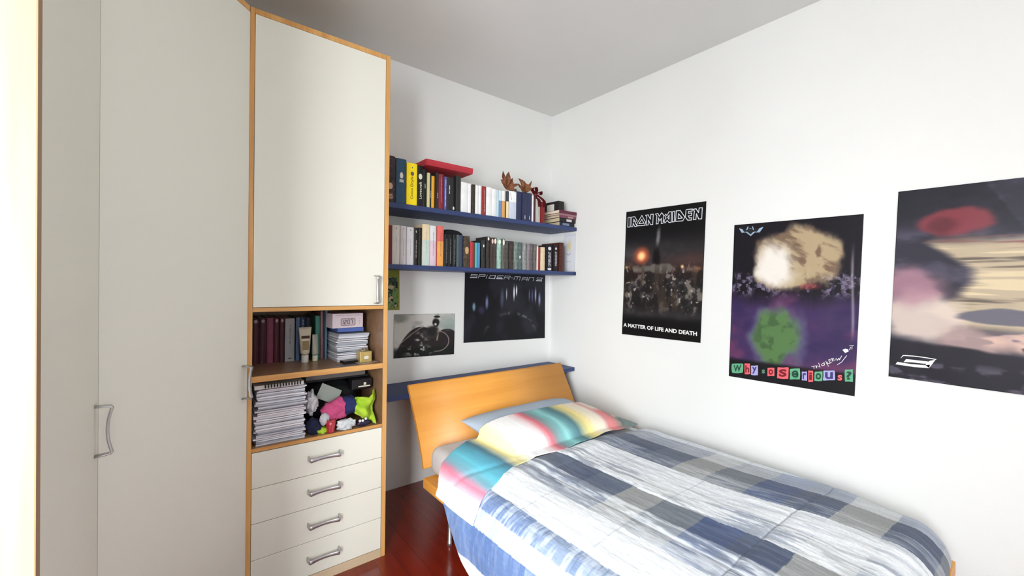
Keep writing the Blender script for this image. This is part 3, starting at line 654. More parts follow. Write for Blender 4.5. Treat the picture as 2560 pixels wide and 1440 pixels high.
# fitted-sheet strip between the striped sheet and the wall
# ------------------------------------------------------------------ posters
M_print = vcmat('printed_poster_paper', 0.45, spec=0.22)
M_printm = vcmat('printed_matt_paper', 0.6, spec=0.2)
M_silver = mat('silver_print', rgb(214, 216, 222), 0.5, var=0.1, scale=30)
M_whitep = mat('white_print', rgb(232, 232, 230), 0.5, var=0.02)
def poster(name, label, quad, wall, art, nu, nv, wave=0.002, mt=None, curl=None):
    """quad: TL, TR, BR, BL in wall coordinates; art(u, v) -> colours, u to the right, v down"""
    u = np.linspace(0, 1, nu)[:, None]; v = np.linspace(0, 1, nv)[None, :]
    q = [np.array(p) for p in quad]
    P = (q[0]*((1-u)*(1-v))[..., None]+q[1]*(u*(1-v))[..., None]+q[2]*(u*v)[..., None]+q[3]*((1-u)*v)[..., None])
    lift = 0.004+wave*(fbm(u*5+0*v, v*3+0*u, 2, 8)-0.3)
    if curl is not None: lift = lift+curl(u, v)
    lift = np.maximum(lift, 0.0015)
    if wall == 'R': co = np.stack([-lift, P[..., 0], P[..., 1]], -1)
    else: co = np.stack([P[..., 0], -lift, P[..., 1]], -1)
    me = grid_mesh(name, co.reshape(-1, 3), nu, nv, to_lin(art(u+0*v, v+0*u)))
    o = link(name, me, mt or M_print, smooth=True)
    s_ = o.modifiers.new('thickness', 'SOLIDIFY'); s_.thickness = 0.0004; s_.offset = -1.0 if wall == 'R' else 1.0
    tag(o, label, 'poster')
    return o
PR = lambda a, b, l: Vector((-0.0072-l, a, b))
PB = lambda a, b, l: Vector((a, -0.0072-l, b))
def blob(u, v, cu, cv, ru, rv, soft=0.5, wob=0.0, seed=0):
    r = np.hypot((u-cu)/ru, (v-cv)/rv)
    if wob: r = r+wob*(fbm(u*9, v*9, 3, seed)-0.5)*2
    return 1-sm(1-soft, 1+soft, r)
def base(u, c):
    o = np.zeros(u.shape+(3,)); o[:] = c; return o

def art_band(u, v):                       # dark smoky field with an orange glow
    c = base(u, (16, 16, 18))
    c = mixc(c, (44, 42, 44), sm(0.16, 0.34, v)*(1-sm(0.80, 0.9, v)))
    n = fbm(u*5, v*7, 5, 40)
    c = mixc(c, (78, 72, 74), sm(0.45, 0.8, n)*sm(0.22, 0.4, v)*(1-sm(0.8, 0.88, v))*0.9)
    c = mixc(c, (86, 58, 52), blob(u, v, 0.85, 0.45, 0.3, 0.08, 0.8, 0.3, 4)*0.7)
    c = mixc(c, (84, 56, 48), blob(u, v, 0.1, 0.48, 0.22, 0.07, 0.8, 0.3, 5)*0.7)
    g = blob(u, v, 0.24, 0.36, 0.10, 0.058, 0.6, 0.25, 2)
    c = mixc(c, (196, 92, 60), g*0.95); c = mixc(c, (255, 214, 150), blob(u, v, 0.24, 0.365, 0.045, 0.03, 0.7, 0.2, 3))
    c = mixc(c, (248, 190, 120), blob(u, v, 0.035, 0.455, 0.022, 0.012, 0.6)); c = mixc(c, (246, 206, 150), blob(u, v, 0.76, 0.455, 0.018, 0.012, 0.6)); c = mixc(c, (226, 140, 100), blob(u, v, 0.92, 0.475, 0.04, 0.018, 0.7, 0.4, 6))
    c = mixc(c, (150, 148, 150), blob(u+0.12*(v-0.2), v, 0.455, 0.245, 0.022, 0.075, 0.8, 0.5, 7)*0.7)
    c = mixc(c, (22, 18, 20), blob(u, v, 0.44, 0.40, 0.04, 0.11, 0.5, 0.3, 8))
    n2 = fbm(u*16, v*20, 4, 50); m_ = sm(0.40, 0.50, v)*(1-sm(0.74, 0.84, v))
    c = mixc(c, (128, 118, 108), sm(0.58, 0.72, n2)*m_*0.75)
    c = mixc(c, (26, 22, 22), sm(0.58, 0.42, n2)*m_*0.7)
    c = mixc(c, (176, 166, 156), sm(0.72, 0.80, fbm(u*30, v*36, 3, 60))*m_*0.8)
    c = mixc(c, (112, 106, 98), blob(u, v, 0.45, 0.47, 0.24, 0.035, 0.25, 0.6, 9)*0.8)
    c = mixc(c, (62, 52, 44), sm(0.5, 0.6, fbm(u*11, v*3.5, 4, 55))*m_*0.7)
    c = mixc(c, (12, 12, 14), sm(0.82, 0.90, v))
    return c
poster_a = poster('poster', 'tall dark poster with an outlined silver title, leftmost on the right wall', [(-0.756, 1.819), (-1.316, 1.812), (-1.296, 0.981), (-0.736, 0.977)], 'R', art_band, 260, 390)
bm = bmesh.new()
for pl_ in IM: ribbon(bm, pl_, 0.0046, PR, closed=True)
obj('outlined_title', bm, M_silver, poster_a)
bm = bmesh.new()
text_bm(bm, 'A MATTER OF LIFE AND DEATH', [(-0.0074, -0.750, 1.030), (-0.0074, -1.276, 1.0195), (-0.0074, -0.7497, 1.0555)], (-1, 0, 0), bold=0.035)
obj('subtitle', bm, M_whitep, poster_a)

def art_purple(u, v):                     # generic colour fields, no figure
    c = base(u, (22, 18, 26))
    wu = u+0.03*(fbm(u*6, v*6, 3, 70)-0.5); wv = v+0.03*(fbm(u*6, v*6, 3, 69)-0.5)
    bl_ = ((np.floor(u*34+3*fbm(v*20, u*3, 2, 68)) + np.floor(v*44)) % 2)
    c = mixc(c, (120, 110, 134), sm(0.5, 0.62, fbm(u*28, v*40, 3, 71))*sm(0.30, 0.34, v)*(1-sm(0.42, 0.5, v))*(0.55+0.35*bl_))
    c = mixc(c, (32, 26, 40), sm(0.9, 0.95, np.sin(u*40))*sm(0.2, 0.3, v)*0.7)
    body = sm(0.42, 0.56, wv+0.10*(fbm(u*5, v*3, 3, 66)-0.5))
    c = mixc(c, (62, 44, 84), body)
    c = mixc(c, (102, 54, 88), body*sm(0.48, 0.66, fbm(u*3.5+2, v*5, 4, 72))*0.85)
    c = mixc(c, (44, 34, 74), body*sm(0.52, 0.70, fbm(u*3, v*9+4, 4, 74))*0.6)
    g = blob(wu, wv, 0.40, 0.72, 0.15, 0.17, 0.35, 0.45, 79)
    c = mixc(c, (104, 110, 132), blob(wu, wv, 0.40, 0.72, 0.20, 0.20, 0.35, 0.45, 79)*0.7)
    c = mixc(c, (82, 116, 66), g*0.95); c = mixc(c, (58, 84, 52), g*sm(0.5, 0.7, fbm(u*14, v*20, 3, 73))*0.7)
    r = np.hypot((wu-0.53)/0.34, (wv-0.25)/0.20)+0.38*(fbm(u*7, v*7, 5, 75)-0.5)*2
    cloud = 1-sm(0.78, 1.12, r)
    st = fbm(u*8+3*fbm(u*4, v*4, 2, 77), v*22-u*6, 5, 76)
    c = mixc(c, (172, 152, 120), cloud)
    c = mixc(c, (106, 84, 68), cloud*sm(0.44, 0.66, st)*0.85)
    pale = cloud*blob(wu, wv, 0.36, 0.30, 0.17, 0.13, 0.6, 0.5, 78)
    c = mixc(c, (230, 224, 216), pale*0.95)
    c = mixc(c, (156, 62, 60), blob(wu, wv, 0.66, 0.40, 0.07, 0.02, 0.6, 0.6, 65)*0.6)
    c = mixc(c, (20, 18, 22), sm(0.865, 0.895, v))
    c = mixc(c, (160, 150, 160), np.exp(-((u-0.955+0.012*np.sin(v*7))/0.010)**2)*sm(0.12, 0.3, v)*(1-sm(0.6, 0.72, v))*0.7)
    return c
poster_b = poster('poster', 'purple and green poster with coloured cut-out letters, middle one on the right wall', [(-1.477, 1.656), (-2.040, 1.649), (-2.021, 0.823), (-1.462, 0.815)], 'R', art_purple, 280, 400)
bm = bmesh.new()
pcol = [rgb(96, 168, 128), rgb(232, 96, 104), rgb(168, 164, 214), rgb(44, 60, 52)]
gcol = [rgb(18, 66, 48), rgb(116, 12, 28), rgb(56, 48, 104), rgb(96, 140, 112)]
ML = [mat('cutout_paper_%s' % n_, pcol[i], 0.5, var=0.08, scale=60) for i, n_ in enumerate(('green', 'red', 'lilac', 'dark'))]
MG = [mat('cutout_letter_%s' % n_, gcol[i], 0.5, var=0.05) for i, n_ in enumerate(('green', 'red', 'violet', 'sage'))]
random.seed(3)
for ch, k, q in JK:
    c = [Vector((p[0], p[1])) for p in q]     # TL TR BR BL
    ctr = sum(c, Vector((0, 0)))/4; pts = []
    for i in range(4):
        a, b_ = c[i], c[(i+1) % 4]
        for t_ in (0.06, 0.5, 0.94): 
            p = a.lerp(b_, t_); pts.append(ctr+(p-ctr)*(1+random.uniform(-0.09, 0.03)))
    if not (k == 1 and ch in 's') and not k == 3: poly(bm, [(p.x, p.y) for p in pts], PR, k)
    bl, br, tl = [ctr+(p-ctr)*0.66 for p in (c[3], c[2], c[0])]
    kk = k+4
    X_ = lambda p: (-0.0078, p.x, p.y)
    text_bm(bm, ch, [X_(bl), X_(br), X_(tl)], (-1, 0, 0), bold=0.03 if ch not in 'S' else 0.05, mi=kk if not (k == 1 and ch == 's') else 1)
obj('cutout_lettering', bm, ML+MG, poster_b)
bm = bmesh.new()
for s_ in SG: ribbon(bm, s_, 0.0022, PR)
poly(bm, HT[0], PR)
for s_ in HT[1:]: ribbon(bm, s_, 0.002, PR)
obj('scrawled_writing', bm, M_whitep, poster_b)
bm = bmesh.new(); poly(bm, BAT[0], PR)
ctr = Vector((sum(p[0] for p in BAT[0])/len(BAT[0]), sum(p[1] for p in BAT[0])/len(BAT[0])))
inner = [tuple(ctr+(Vector(p)-ctr)*0.72) for p in BAT[0]]
poly(bm, inner, PR, 1, 0.0006)
obj('winged_emblem', bm, [mat('pale_blue_print', rgb(150, 172, 196), 0.5, var=0.2, scale=30), mat('ink_black_print', rgb(22, 26, 34), 0.5)], poster_b)

def art_abs(u, v):                         # generic crumpled colour fields
    cr_ = fbm(u*2.2, v*22, 5, 92); wu = u+0.04*(cr_-0.5); wv = v+0.05*(fbm(u*4, v*8, 4, 90)-0.5)
    c = base(u, (46, 44, 56))
    c = mixc(c, (84, 78, 96), sm(0.45, 0.7, fbm(u*5, v*9, 5, 89))*0.8)
    c = mixc(c, (28, 27, 36), (1-sm(0.18, 0.26, wv))*(1-sm(0.40, 0.42, wu-0.55*wv+0.08))*0.75)
    sil = sm(0.58, 0.66, fbm(u*3+v*6, v*9-u*4, 4, 91))*sm(0.42, 0.44, wu-0.55*wv+0.08)*(1-sm(0.24, 0.34, wv))
    c = mixc(c, (186, 180, 192), sil*0.85)
    edge = 0.12+0.16*np.abs(np.sin(wv*9.0+0.6))
    tan = sm(0.24, 0.31, wv)*(1-sm(0.70, 0.75, wv))*sm(edge-0.02, edge+0.05, wu)
    c = mixc(c, (190, 172, 144), tan*0.95)
    cre = fbm(u*1.8+0.4*np.sin(v*30), v*30, 5, 93)
    c = mixc(c, (86, 76, 70), tan*sm(0.56, 0.68, cre)*0.85)
    c = mixc(c, (226, 206, 168), tan*sm(0.46, 0.36, cre)*0.7)
    c = mixc(c, (214, 196, 184), blob(wu, wv, 0.13, 0.66, 0.15, 0.13, 0.25, 0.2, 94)*0.9)
    c = mixc(c, (168, 124, 138), blob(wu, wv, 0.07, 0.50, 0.12, 0.09, 0.5, 0.35, 95)*0.85)
    c = mixc(c, (98, 96, 108), blob(wu, wv, 0.44, 0.655, 0.20, 0.045, 0.12, 0.15, 96)*0.95)
    c = mixc(c, (176, 150, 146), blob(wu, wv, 0.30, 0.80, 0.10, 0.09, 0.4, 0.4, 86)*0.85)
    c = mixc(c, (140, 58, 66), blob(wu, wv, 0.24, 0.185, 0.125, 0.065, 0.25, 0.3, 97)*0.85)
    c = mixc(c, (90, 42, 50), blob(wu, wv, 0.19, 0.20, 0.06, 0.045, 0.4, 0.3, 87)*0.8)
    c = mixc(c, (156, 88, 90), sm(0.55, 0.7, cre)*blob(wu, wv, 0.45, 0.27, 0.22, 0.06, 0.7, 0.3, 88)*0.8)
    c = mixc(c, (230, 192, 174), blob(wu, wv, 0.62, 0.765, 0.32, 0.04, 0.5, 0.6, 98)*sm(0.4, 0.55, fbm(u*9, v*22, 3, 85))*0.85)
    fl_ = 0.795+0.07*(u-0.2)
    c = mixc(c, (30, 27, 36), sm(fl_, fl_+0.02, wv))
    c = mixc(c, (96, 90, 104), sm(0.58, 0.75, fbm(u*12, v*20, 4, 99))*sm(0.86, 0.92, v)*0.7)
    return c
poster_c = poster('poster', 'large crumpled red, tan and grey poster with a stretched white numeral, farthest right', [(-2.155, 1.730), (-2.92, 1.722), (-2.93, 0.932), (-2.136, 0.935)], 'R', art_abs, 330, 360, wave=0.006)
bm = bmesh.new()
for p in E3: poly(bm, p, PR)
obj('numeral_emblem', bm, M_whitep, poster_c)

def art_night(u, v):                       # near-black field with hanging streaks of blue light
    c = base(u, (18, 18, 24))
    c = mixc(c, (34, 34, 42), sm(0.4, 0.7, fbm(u*5, v*3, 3, 110)))
    for cu, cv, hu, hv, col, k in [(0.485, 0.32, 0.006, 0.07, (200, 204, 210), 0.9), (0.578, 0.30, 0.008, 0.10, (236, 238, 244), 1), (0.61, 0.26, 0.008, 0.07, (236, 238, 244), 1), (0.43, 0.38, 0.02, 0.12, (84, 86, 112), 0.8), (0.25, 0.44, 0.014, 0.08, (124, 130, 170), 0.9),
                                    (0.105, 0.50, 0.015, 0.05, (112, 142, 164), 1), (0.78, 0.33, 0.008, 0.08, (110, 112, 160), 0.8), (0.82, 0.34, 0.01, 0.09, (96, 98, 150), 0.8), (0.865, 0.33, 0.010, 0.10, (170, 172, 210), 0.9), (0.92, 0.40, 0.014, 0.09, (150, 154, 196), 0.9), (0.19, 0.55, 0.03, 0.05, (70, 64, 100), 0.6)]:
        c = mixc(c, col, blob(u, v, cu, cv, hu, hv, 0.7, 0.2, 5)*k)
    arc = np.exp(-((np.hypot((u-0.55)/0.34, (v-1.02)/0.42)-1)/0.05)**2)*sm(0.95, 0.7, v)
    c = mixc(c, (128, 130, 132), arc*0.55*sm(0.4, 0.6, fbm(u*20, v*20, 3, 111)))
    return c
poster_d = poster('poster', 'wide black poster with slanted silver title, directly under the middle shelf', [(-0.829, 1.398), (-0.056, 1.398), (-0.051, 0.873), (-0.833, 0.892)], 'B', art_night, 260, 180)
bm = bmesh.new()
for s_ in SP: ribbon(bm, s_, 0.0036, PB)
for s_ in (SP[0][4:], SP[3][2:4], SP[4][:2], SP[15][1:]): ribbon(bm, s_, 0.0062, PB, eps=0.0002)
obj('title_lettering', bm, M_silver, poster_d)

def art_arch(u, v):                        # grey sky over dark arches
    c = base(u, (196, 194, 188))
    c = mixc(c, (150, 152, 148), sm(0.45, 0.7, fbm(u*5, v*5, 4, 120))); c = mixc(c, (120, 122, 116), blob(u, v, 0.06, 0.08, 0.12, 0.12, 0.6, 0.4, 4)*0.8)
    c = mixc(c, (148, 162, 156), blob(u, v, 0.92, 0.25, 0.16, 0.22, 0.7, 0.3, 6)*0.8)
    h1 = 0.30+0.7*np.clip(np.abs(u-0.42)/0.42, 0, 2)**2.2; h2 = 0.37+0.75*np.clip(np.abs(u-0.86)/0.36, 0, 2)**2.6
    dark = np.maximum(sm(h1-0.01, h1+0.015, v), sm(h2-0.01, h2+0.015, v))
    c = mixc(c, (44, 38, 40), dark); c = mixc(c, (60, 58, 56), dark*sm(0.5, 0.7, fbm(u*7, v*7, 3, 121)))
    c = mixc(c, (28, 32, 30), sm(0.72, 0.86, v)*0.8)
    l1 = np.exp(-((v-(0.30+1.35*np.clip(0.46-u, 0, 1)**1.25+0.0*u))/0.014)**2)*(u < 0.47)*(u > 0.06)
    ring = np.exp(-((np.hypot((u-0.70)/0.20, (v-0.66)/0.24)-1)/0.045)**2)*(u > 0.66)
    c = mixc(c, (150, 138, 132), l1*0.9); c = mixc(c, (160, 146, 140), ring*0.9)
    c = mixc(c, (170, 150, 120), np.exp(-((u-0.70+0.12*(v-0.55))/0.012)**2)*sm(0.40, 0.46, v)*(1-sm(0.62, 0.66, v)))
    n = fbm(u*14, v*12, 4, 122)
    c = mixc(c, (204, 204, 196), sm(0.5, 0.62, n)*blob(u, v, 0.40, 0.86, 0.20, 0.12, 0.6, 0.4, 7)*0.9)
    c = mixc(c, (188, 182, 176), sm(0.5, 0.65, n)*blob(u, v, 0.40, 0.58, 0.12, 0.12, 0.6, 0.4, 8)*0.85)
    c = mixc(c, (40, 36, 38), blob(u, v, 0.60, 0.40, 0.10, 0.13, 0.4, 0.4, 12)); c = mixc(c, (34, 32, 34), blob(u, v, 0.66, 0.22, 0.055, 0.10, 0.3, 0.4, 9)); c = mixc(c, (34, 32, 34), blob(u, v, 0.69, 0.07, 0.05, 0.025, 0.4, 0.6, 10))
    c = mixc(c, (214, 206, 198), blob(u, v, 0.66, 0.25, 0.018, 0.03, 0.5))
    return c
poster_e = poster('poster', 'small grey landscape print with dark arches, low on the back wall', [(-1.348, 1.110), (-0.905, 1.101), (-0.910, 0.819), (-1.349, 0.832)], 'B', art_arch, 190, 130, mt=M_printm)
def art_green(u, v):
    c = base(u, (126, 132, 52))
    m_ = sm(0.235, 0.245, v)*(1-sm(0.955, 0.965, v))*(1-sm(0.955, 0.965, u))
    n = fbm(u*12-v*4, v*9, 4, 130)
    g = base(u, (104, 134, 78)); g = mixc(g, (18, 24, 20), sm(0.50, 0.54, n)); g = mixc(g, (176, 160, 120), sm(0.66, 0.68, fbm(u*10, v*8, 3, 131))); g = mixc(g, (60, 78, 60), sm(0.6, 0.63, fbm(u*20, v*14, 3, 132))*0.7)
    return c*(1-m_[..., None])+g*m_[..., None]
poster('poster', 'green camouflage-patterned poster half hidden behind the tall cabinet', [(-1.625, 1.409), (-1.317, 1.409), (-1.313, 1.137), (-1.622, 1.140)], 'B', art_green, 130, 110)
# ------------------------------------------------------------------ books
def cmat(c, mot=0.0, rough=0.5):
    n = 'cover_%d_%d_%d' % c + ('_mottled' if mot else '')
    return mat(n, rgb(*c), rough, var=mot if mot else 0.05, scale=55 if mot else 20, spec=0.35)
def book(x0, x1, y, z0, h, dep, col, label, group, mot=0.0, title=None, marks=(), tcol=(225, 225, 220), lean=0.0, col2=None, hard=False):
    """upright book; spine faces -Y at y; parts: cover, pages, title"""
    x0 += 0.0006; x1 -= 0.0006; w = x1-x0
    t_ = min(0.0022 if hard else 0.0012, w*0.18); ov = 0.003 if hard else 0.0008
    r = thing('book', label, 'book', ((x0+x1)/2, y+dep/2, z0), group)
    cm = cmat(col, mot); sp = cmat(col2, 0) if col2 else cm
    bm = bmesh.new()
    n = 6; pts = []
    bulge = min(0.004, w*0.16)
    for i in range(n+1):                       # gently rounded spine
        u = i/n; pts.append((x0+w*u, y+bulge*(1-math.sin(math.pi*u))))
    ptsi = [(x1-t_, y+bulge+0.003), (x0+t_, y+bulge+0.003)]
    prism(bm, [pts[0]]+pts[1:]+ptsi, z0, z0+h)
    box(bm, x0, x0+t_, y+bulge+0.0029, y+dep, z0, z0+h); box(bm, x1-t_, x1, y+bulge+0.0029, y+dep, z0, z0+h)
    obj('cover', bm, cm, r)
    obj('pages', B(x0+t_*1.02, x1-t_*1.02, y+bulge+0.0035, y+dep-ov-0.001, z0+ov, z0+h-ov), M_page, r)
    if title or marks or col2:
        bm = bmesh.new(); ml = [cmat(tcol), cmat((96, 92, 88))]
        if col2: ml.append(cmat(col2))
        if col2: 
            prism(bm, [(a, b_-0.0003) for a, b_ in pts]+[(pts[-1][0], pts[-1][1]), (pts[0][0], pts[0][1])], z0+0.001, z0+h*0.62)
            for f in bm.faces: f.material_index = 2
        yy = y-0.0006
        if title:
            txt, a, b_, ww = title
            cx = (x0+x1)/2; hw = w*ww/2
            text_bm(bm, txt, [(cx+hw, yy, z0+h*a), (cx+hw, yy, z0+h*b_), (cx-hw, yy, z0+h*a)], (0, -1, 0), 0.0004, bold=0.01)
        for kind, a, b_, ww in marks:
            cx = (x0+x1)/2; hw = w*ww/2; mi = 1 if kind in 'dk' else 0
            if kind in 'lk':                   # worn title line: small dashes running up the spine
                rnd = random.Random(int(x0*1e5)); zz = z0+h*a
                while zz < z0+h*b_:
                    s_ = rnd.uniform(0.0012, 0.0036); hw = w*ww/2*rnd.uniform(0.55, 1.0)
                    q = [(cx-hw, yy, zz), (cx+hw, yy, zz), (cx+hw, yy, zz+s_), (cx-hw, yy, zz+s_)]
                    bm.faces.new([bm.verts.new(p) for p in q]).material_index = mi; zz += s_+(rnd.uniform(0.0006, 0.0012) if rnd.random() < 0.85 else 0.004)
            else:
                nn = 14; cz = z0+h*(a+b_)/2; hz = h*(b_-a)/2
                bm.faces.new([bm.verts.new((cx+hw*math.cos(2*math.pi*k/nn), yy, cz+hz*math.sin(2*math.pi*k/nn))) for k in range(nn)]).material_index = mi
        obj('spine_print', bm, ml, r)
    return r

Z1, Z2, YS = 1.756, 1.413, -0.290
BL_, DK, WH = (18, 18, 20), (30, 28, 28), (236, 236, 236)
G1 = 'books standing on the top wall shelf'
T1 = [
 (0, (54, 42, 46), 'dark photo-spined hardback, leftmost on the top shelf against the tall cabinet', dict(mot=0.6, marks=[('o', .28, .42, .5), ('l', .08, .2, .6)], tcol=(190, 160, 140))),
 (1, BL_, 'thin black book between the dark photo-spined hardback and the thick blue book', {}),
 (2, (44, 78, 108), 'thick blue book with a pale crest, left of the yellow one on the top shelf', dict(marks=[('o', .56, .70, .34), ('l', .48, .55, .5)], hard=True)),
 (3, (250, 222, 20), 'thick bright yellow book near the left end of the top shelf', dict(title=('Conan Doyle', .14, .68, .34), marks=[('d', .70, .80, .34), ('d', .88, .91, .12)], tcol=(110, 90, 30))),
 (4, BL_, 'black book with bold white title and cream disc, right of the yellow one', dict(title=('Lovecraft', .18, .60, .42), marks=[('o', .66, .80, .6)], tcol=(226, 226, 196))),
 (5, BL_, 'black book under the red box, left of the cream one', dict(marks=[('l', .5, .62, .2)])),
 (6, (206, 204, 150), 'narrow cream book under the red box', {}),
 (7, BL_, 'thin black book between the cream and the orange-yellow ones', dict(marks=[('l', .3, .5, .3)])),
 (8, (232, 170, 50), 'orange-yellow book under the red box', {}),
 (9, (34, 26, 28), 'thin dark book right of the orange-yellow one', {}),
 (10, (60, 34, 40), 'dark brown book left of the maroon one', dict(marks=[('l', .3, .45, .3)])),
 (11, (132, 44, 54), 'maroon book under the red box', dict(marks=[('l', .2, .9, .06)])),
 (12, (92, 88, 150), 'thin violet-blue book right of the maroon one', dict(marks=[('l', .1, .9, .3)])),
 (13, (44, 42, 44), 'dark grey book with a small pale mark right of the violet-blue one', dict(marks=[('l', .5, .75, .2)])),
 (14, BL_, 'black book right of the dark grey one under the red box', dict(marks=[('o', .03, .13, .5)])),
 (15, (44, 46, 44), 'charcoal book at the right end below the red box', {}),
 (16, WH, 'wide white book, first of the white run right of the red box', {}),
 (17, WH, 'narrow white book between the wide white one and the olive-black one', {}),
 (18, (52, 46, 36), 'olive-black book standing between white books', dict(mot=0.3)),
 (19, WH, 'white book just right of the olive-black one', {}),
 (20, WH, 'white book just left of the single dark red one', {}),
 (21, (148, 50, 46), 'dark red book standing between white books', dict(marks=[('l', .1, .9, .1)])),
 (22, WH, 'wide white book just right of the dark red one', {}),
 (23, WH, 'white book left of the light cyan sliver', dict(marks=[('l', .05, .1, .4)])),
 (24, (190, 214, 220), 'very thin light cyan book', {}),
 (25, (206, 226, 236), 'book with pale top and blue lower spine', dict(col2=(110, 140, 184))),
 (26, (236, 232, 226), 'book with white top and orange lower spine', dict(col2=(214, 156, 90))),
 (27, (58, 62, 76), 'book with dark top and cream lower spine', dict(col2=(230, 214, 176))),
 (28, (246, 246, 246), 'wide white book with a pale grey-blue lower spine under the dried leaf', dict(col2=(200, 206, 224))),
 (29, (46, 50, 80), 'navy book, left of the three navy volumes', dict(hard=True)),
 (30, (46, 50, 80), 'navy book, middle of the three navy volumes', dict(hard=True, marks=[('o', .05, .2, .12)])),
 (31, (46, 50, 80), 'navy book, right of the three navy volumes', dict(hard=True, marks=[('o', .05, .2, .12)])),
 (32, (236, 226, 224), 'slim white book right of the navy volumes', {}),
 (33, (66, 40, 50), 'slim dark plum book beside the slim white one', {}),
 (34, (206, 200, 190), 'slim pale grey book right of the dark plum one', {}),
 (35, (184, 180, 170), 'short grey book with tiny symbols near the ribbon', dict(marks=[('k', .3, .7, .12)])),
 (36, (124, 30, 34), 'dark red book at the right end of the row, below the ribbon bow', {}),
]
depths = [0.17, 0.16, 0.19, 0.18, 0.17, 0.16]
for i, col, lab, kw in T1:
    x0, x1, h = S1[i]
    if x0 < -1.49: x0 -= 0.03
    book(x0, x1, YS+(0.003*((i*7) % 3)), Z1+0.0003, h, 0.14 if i > 15 else depths[i % 6], col, lab, G1, **kw)
G2 = 'books standing on the middle wall shelf'
MO = [(44, 46, 44), (50, 44, 42), (60, 50, 46), (70, 60, 56), (150, 180, 168), (92, 92, 84), (74, 72, 66), (62, 52, 52), (110, 124, 116), (86, 98, 100), (136, 140, 136), (130, 122, 126), (96, 90, 92), (98, 96, 88)]
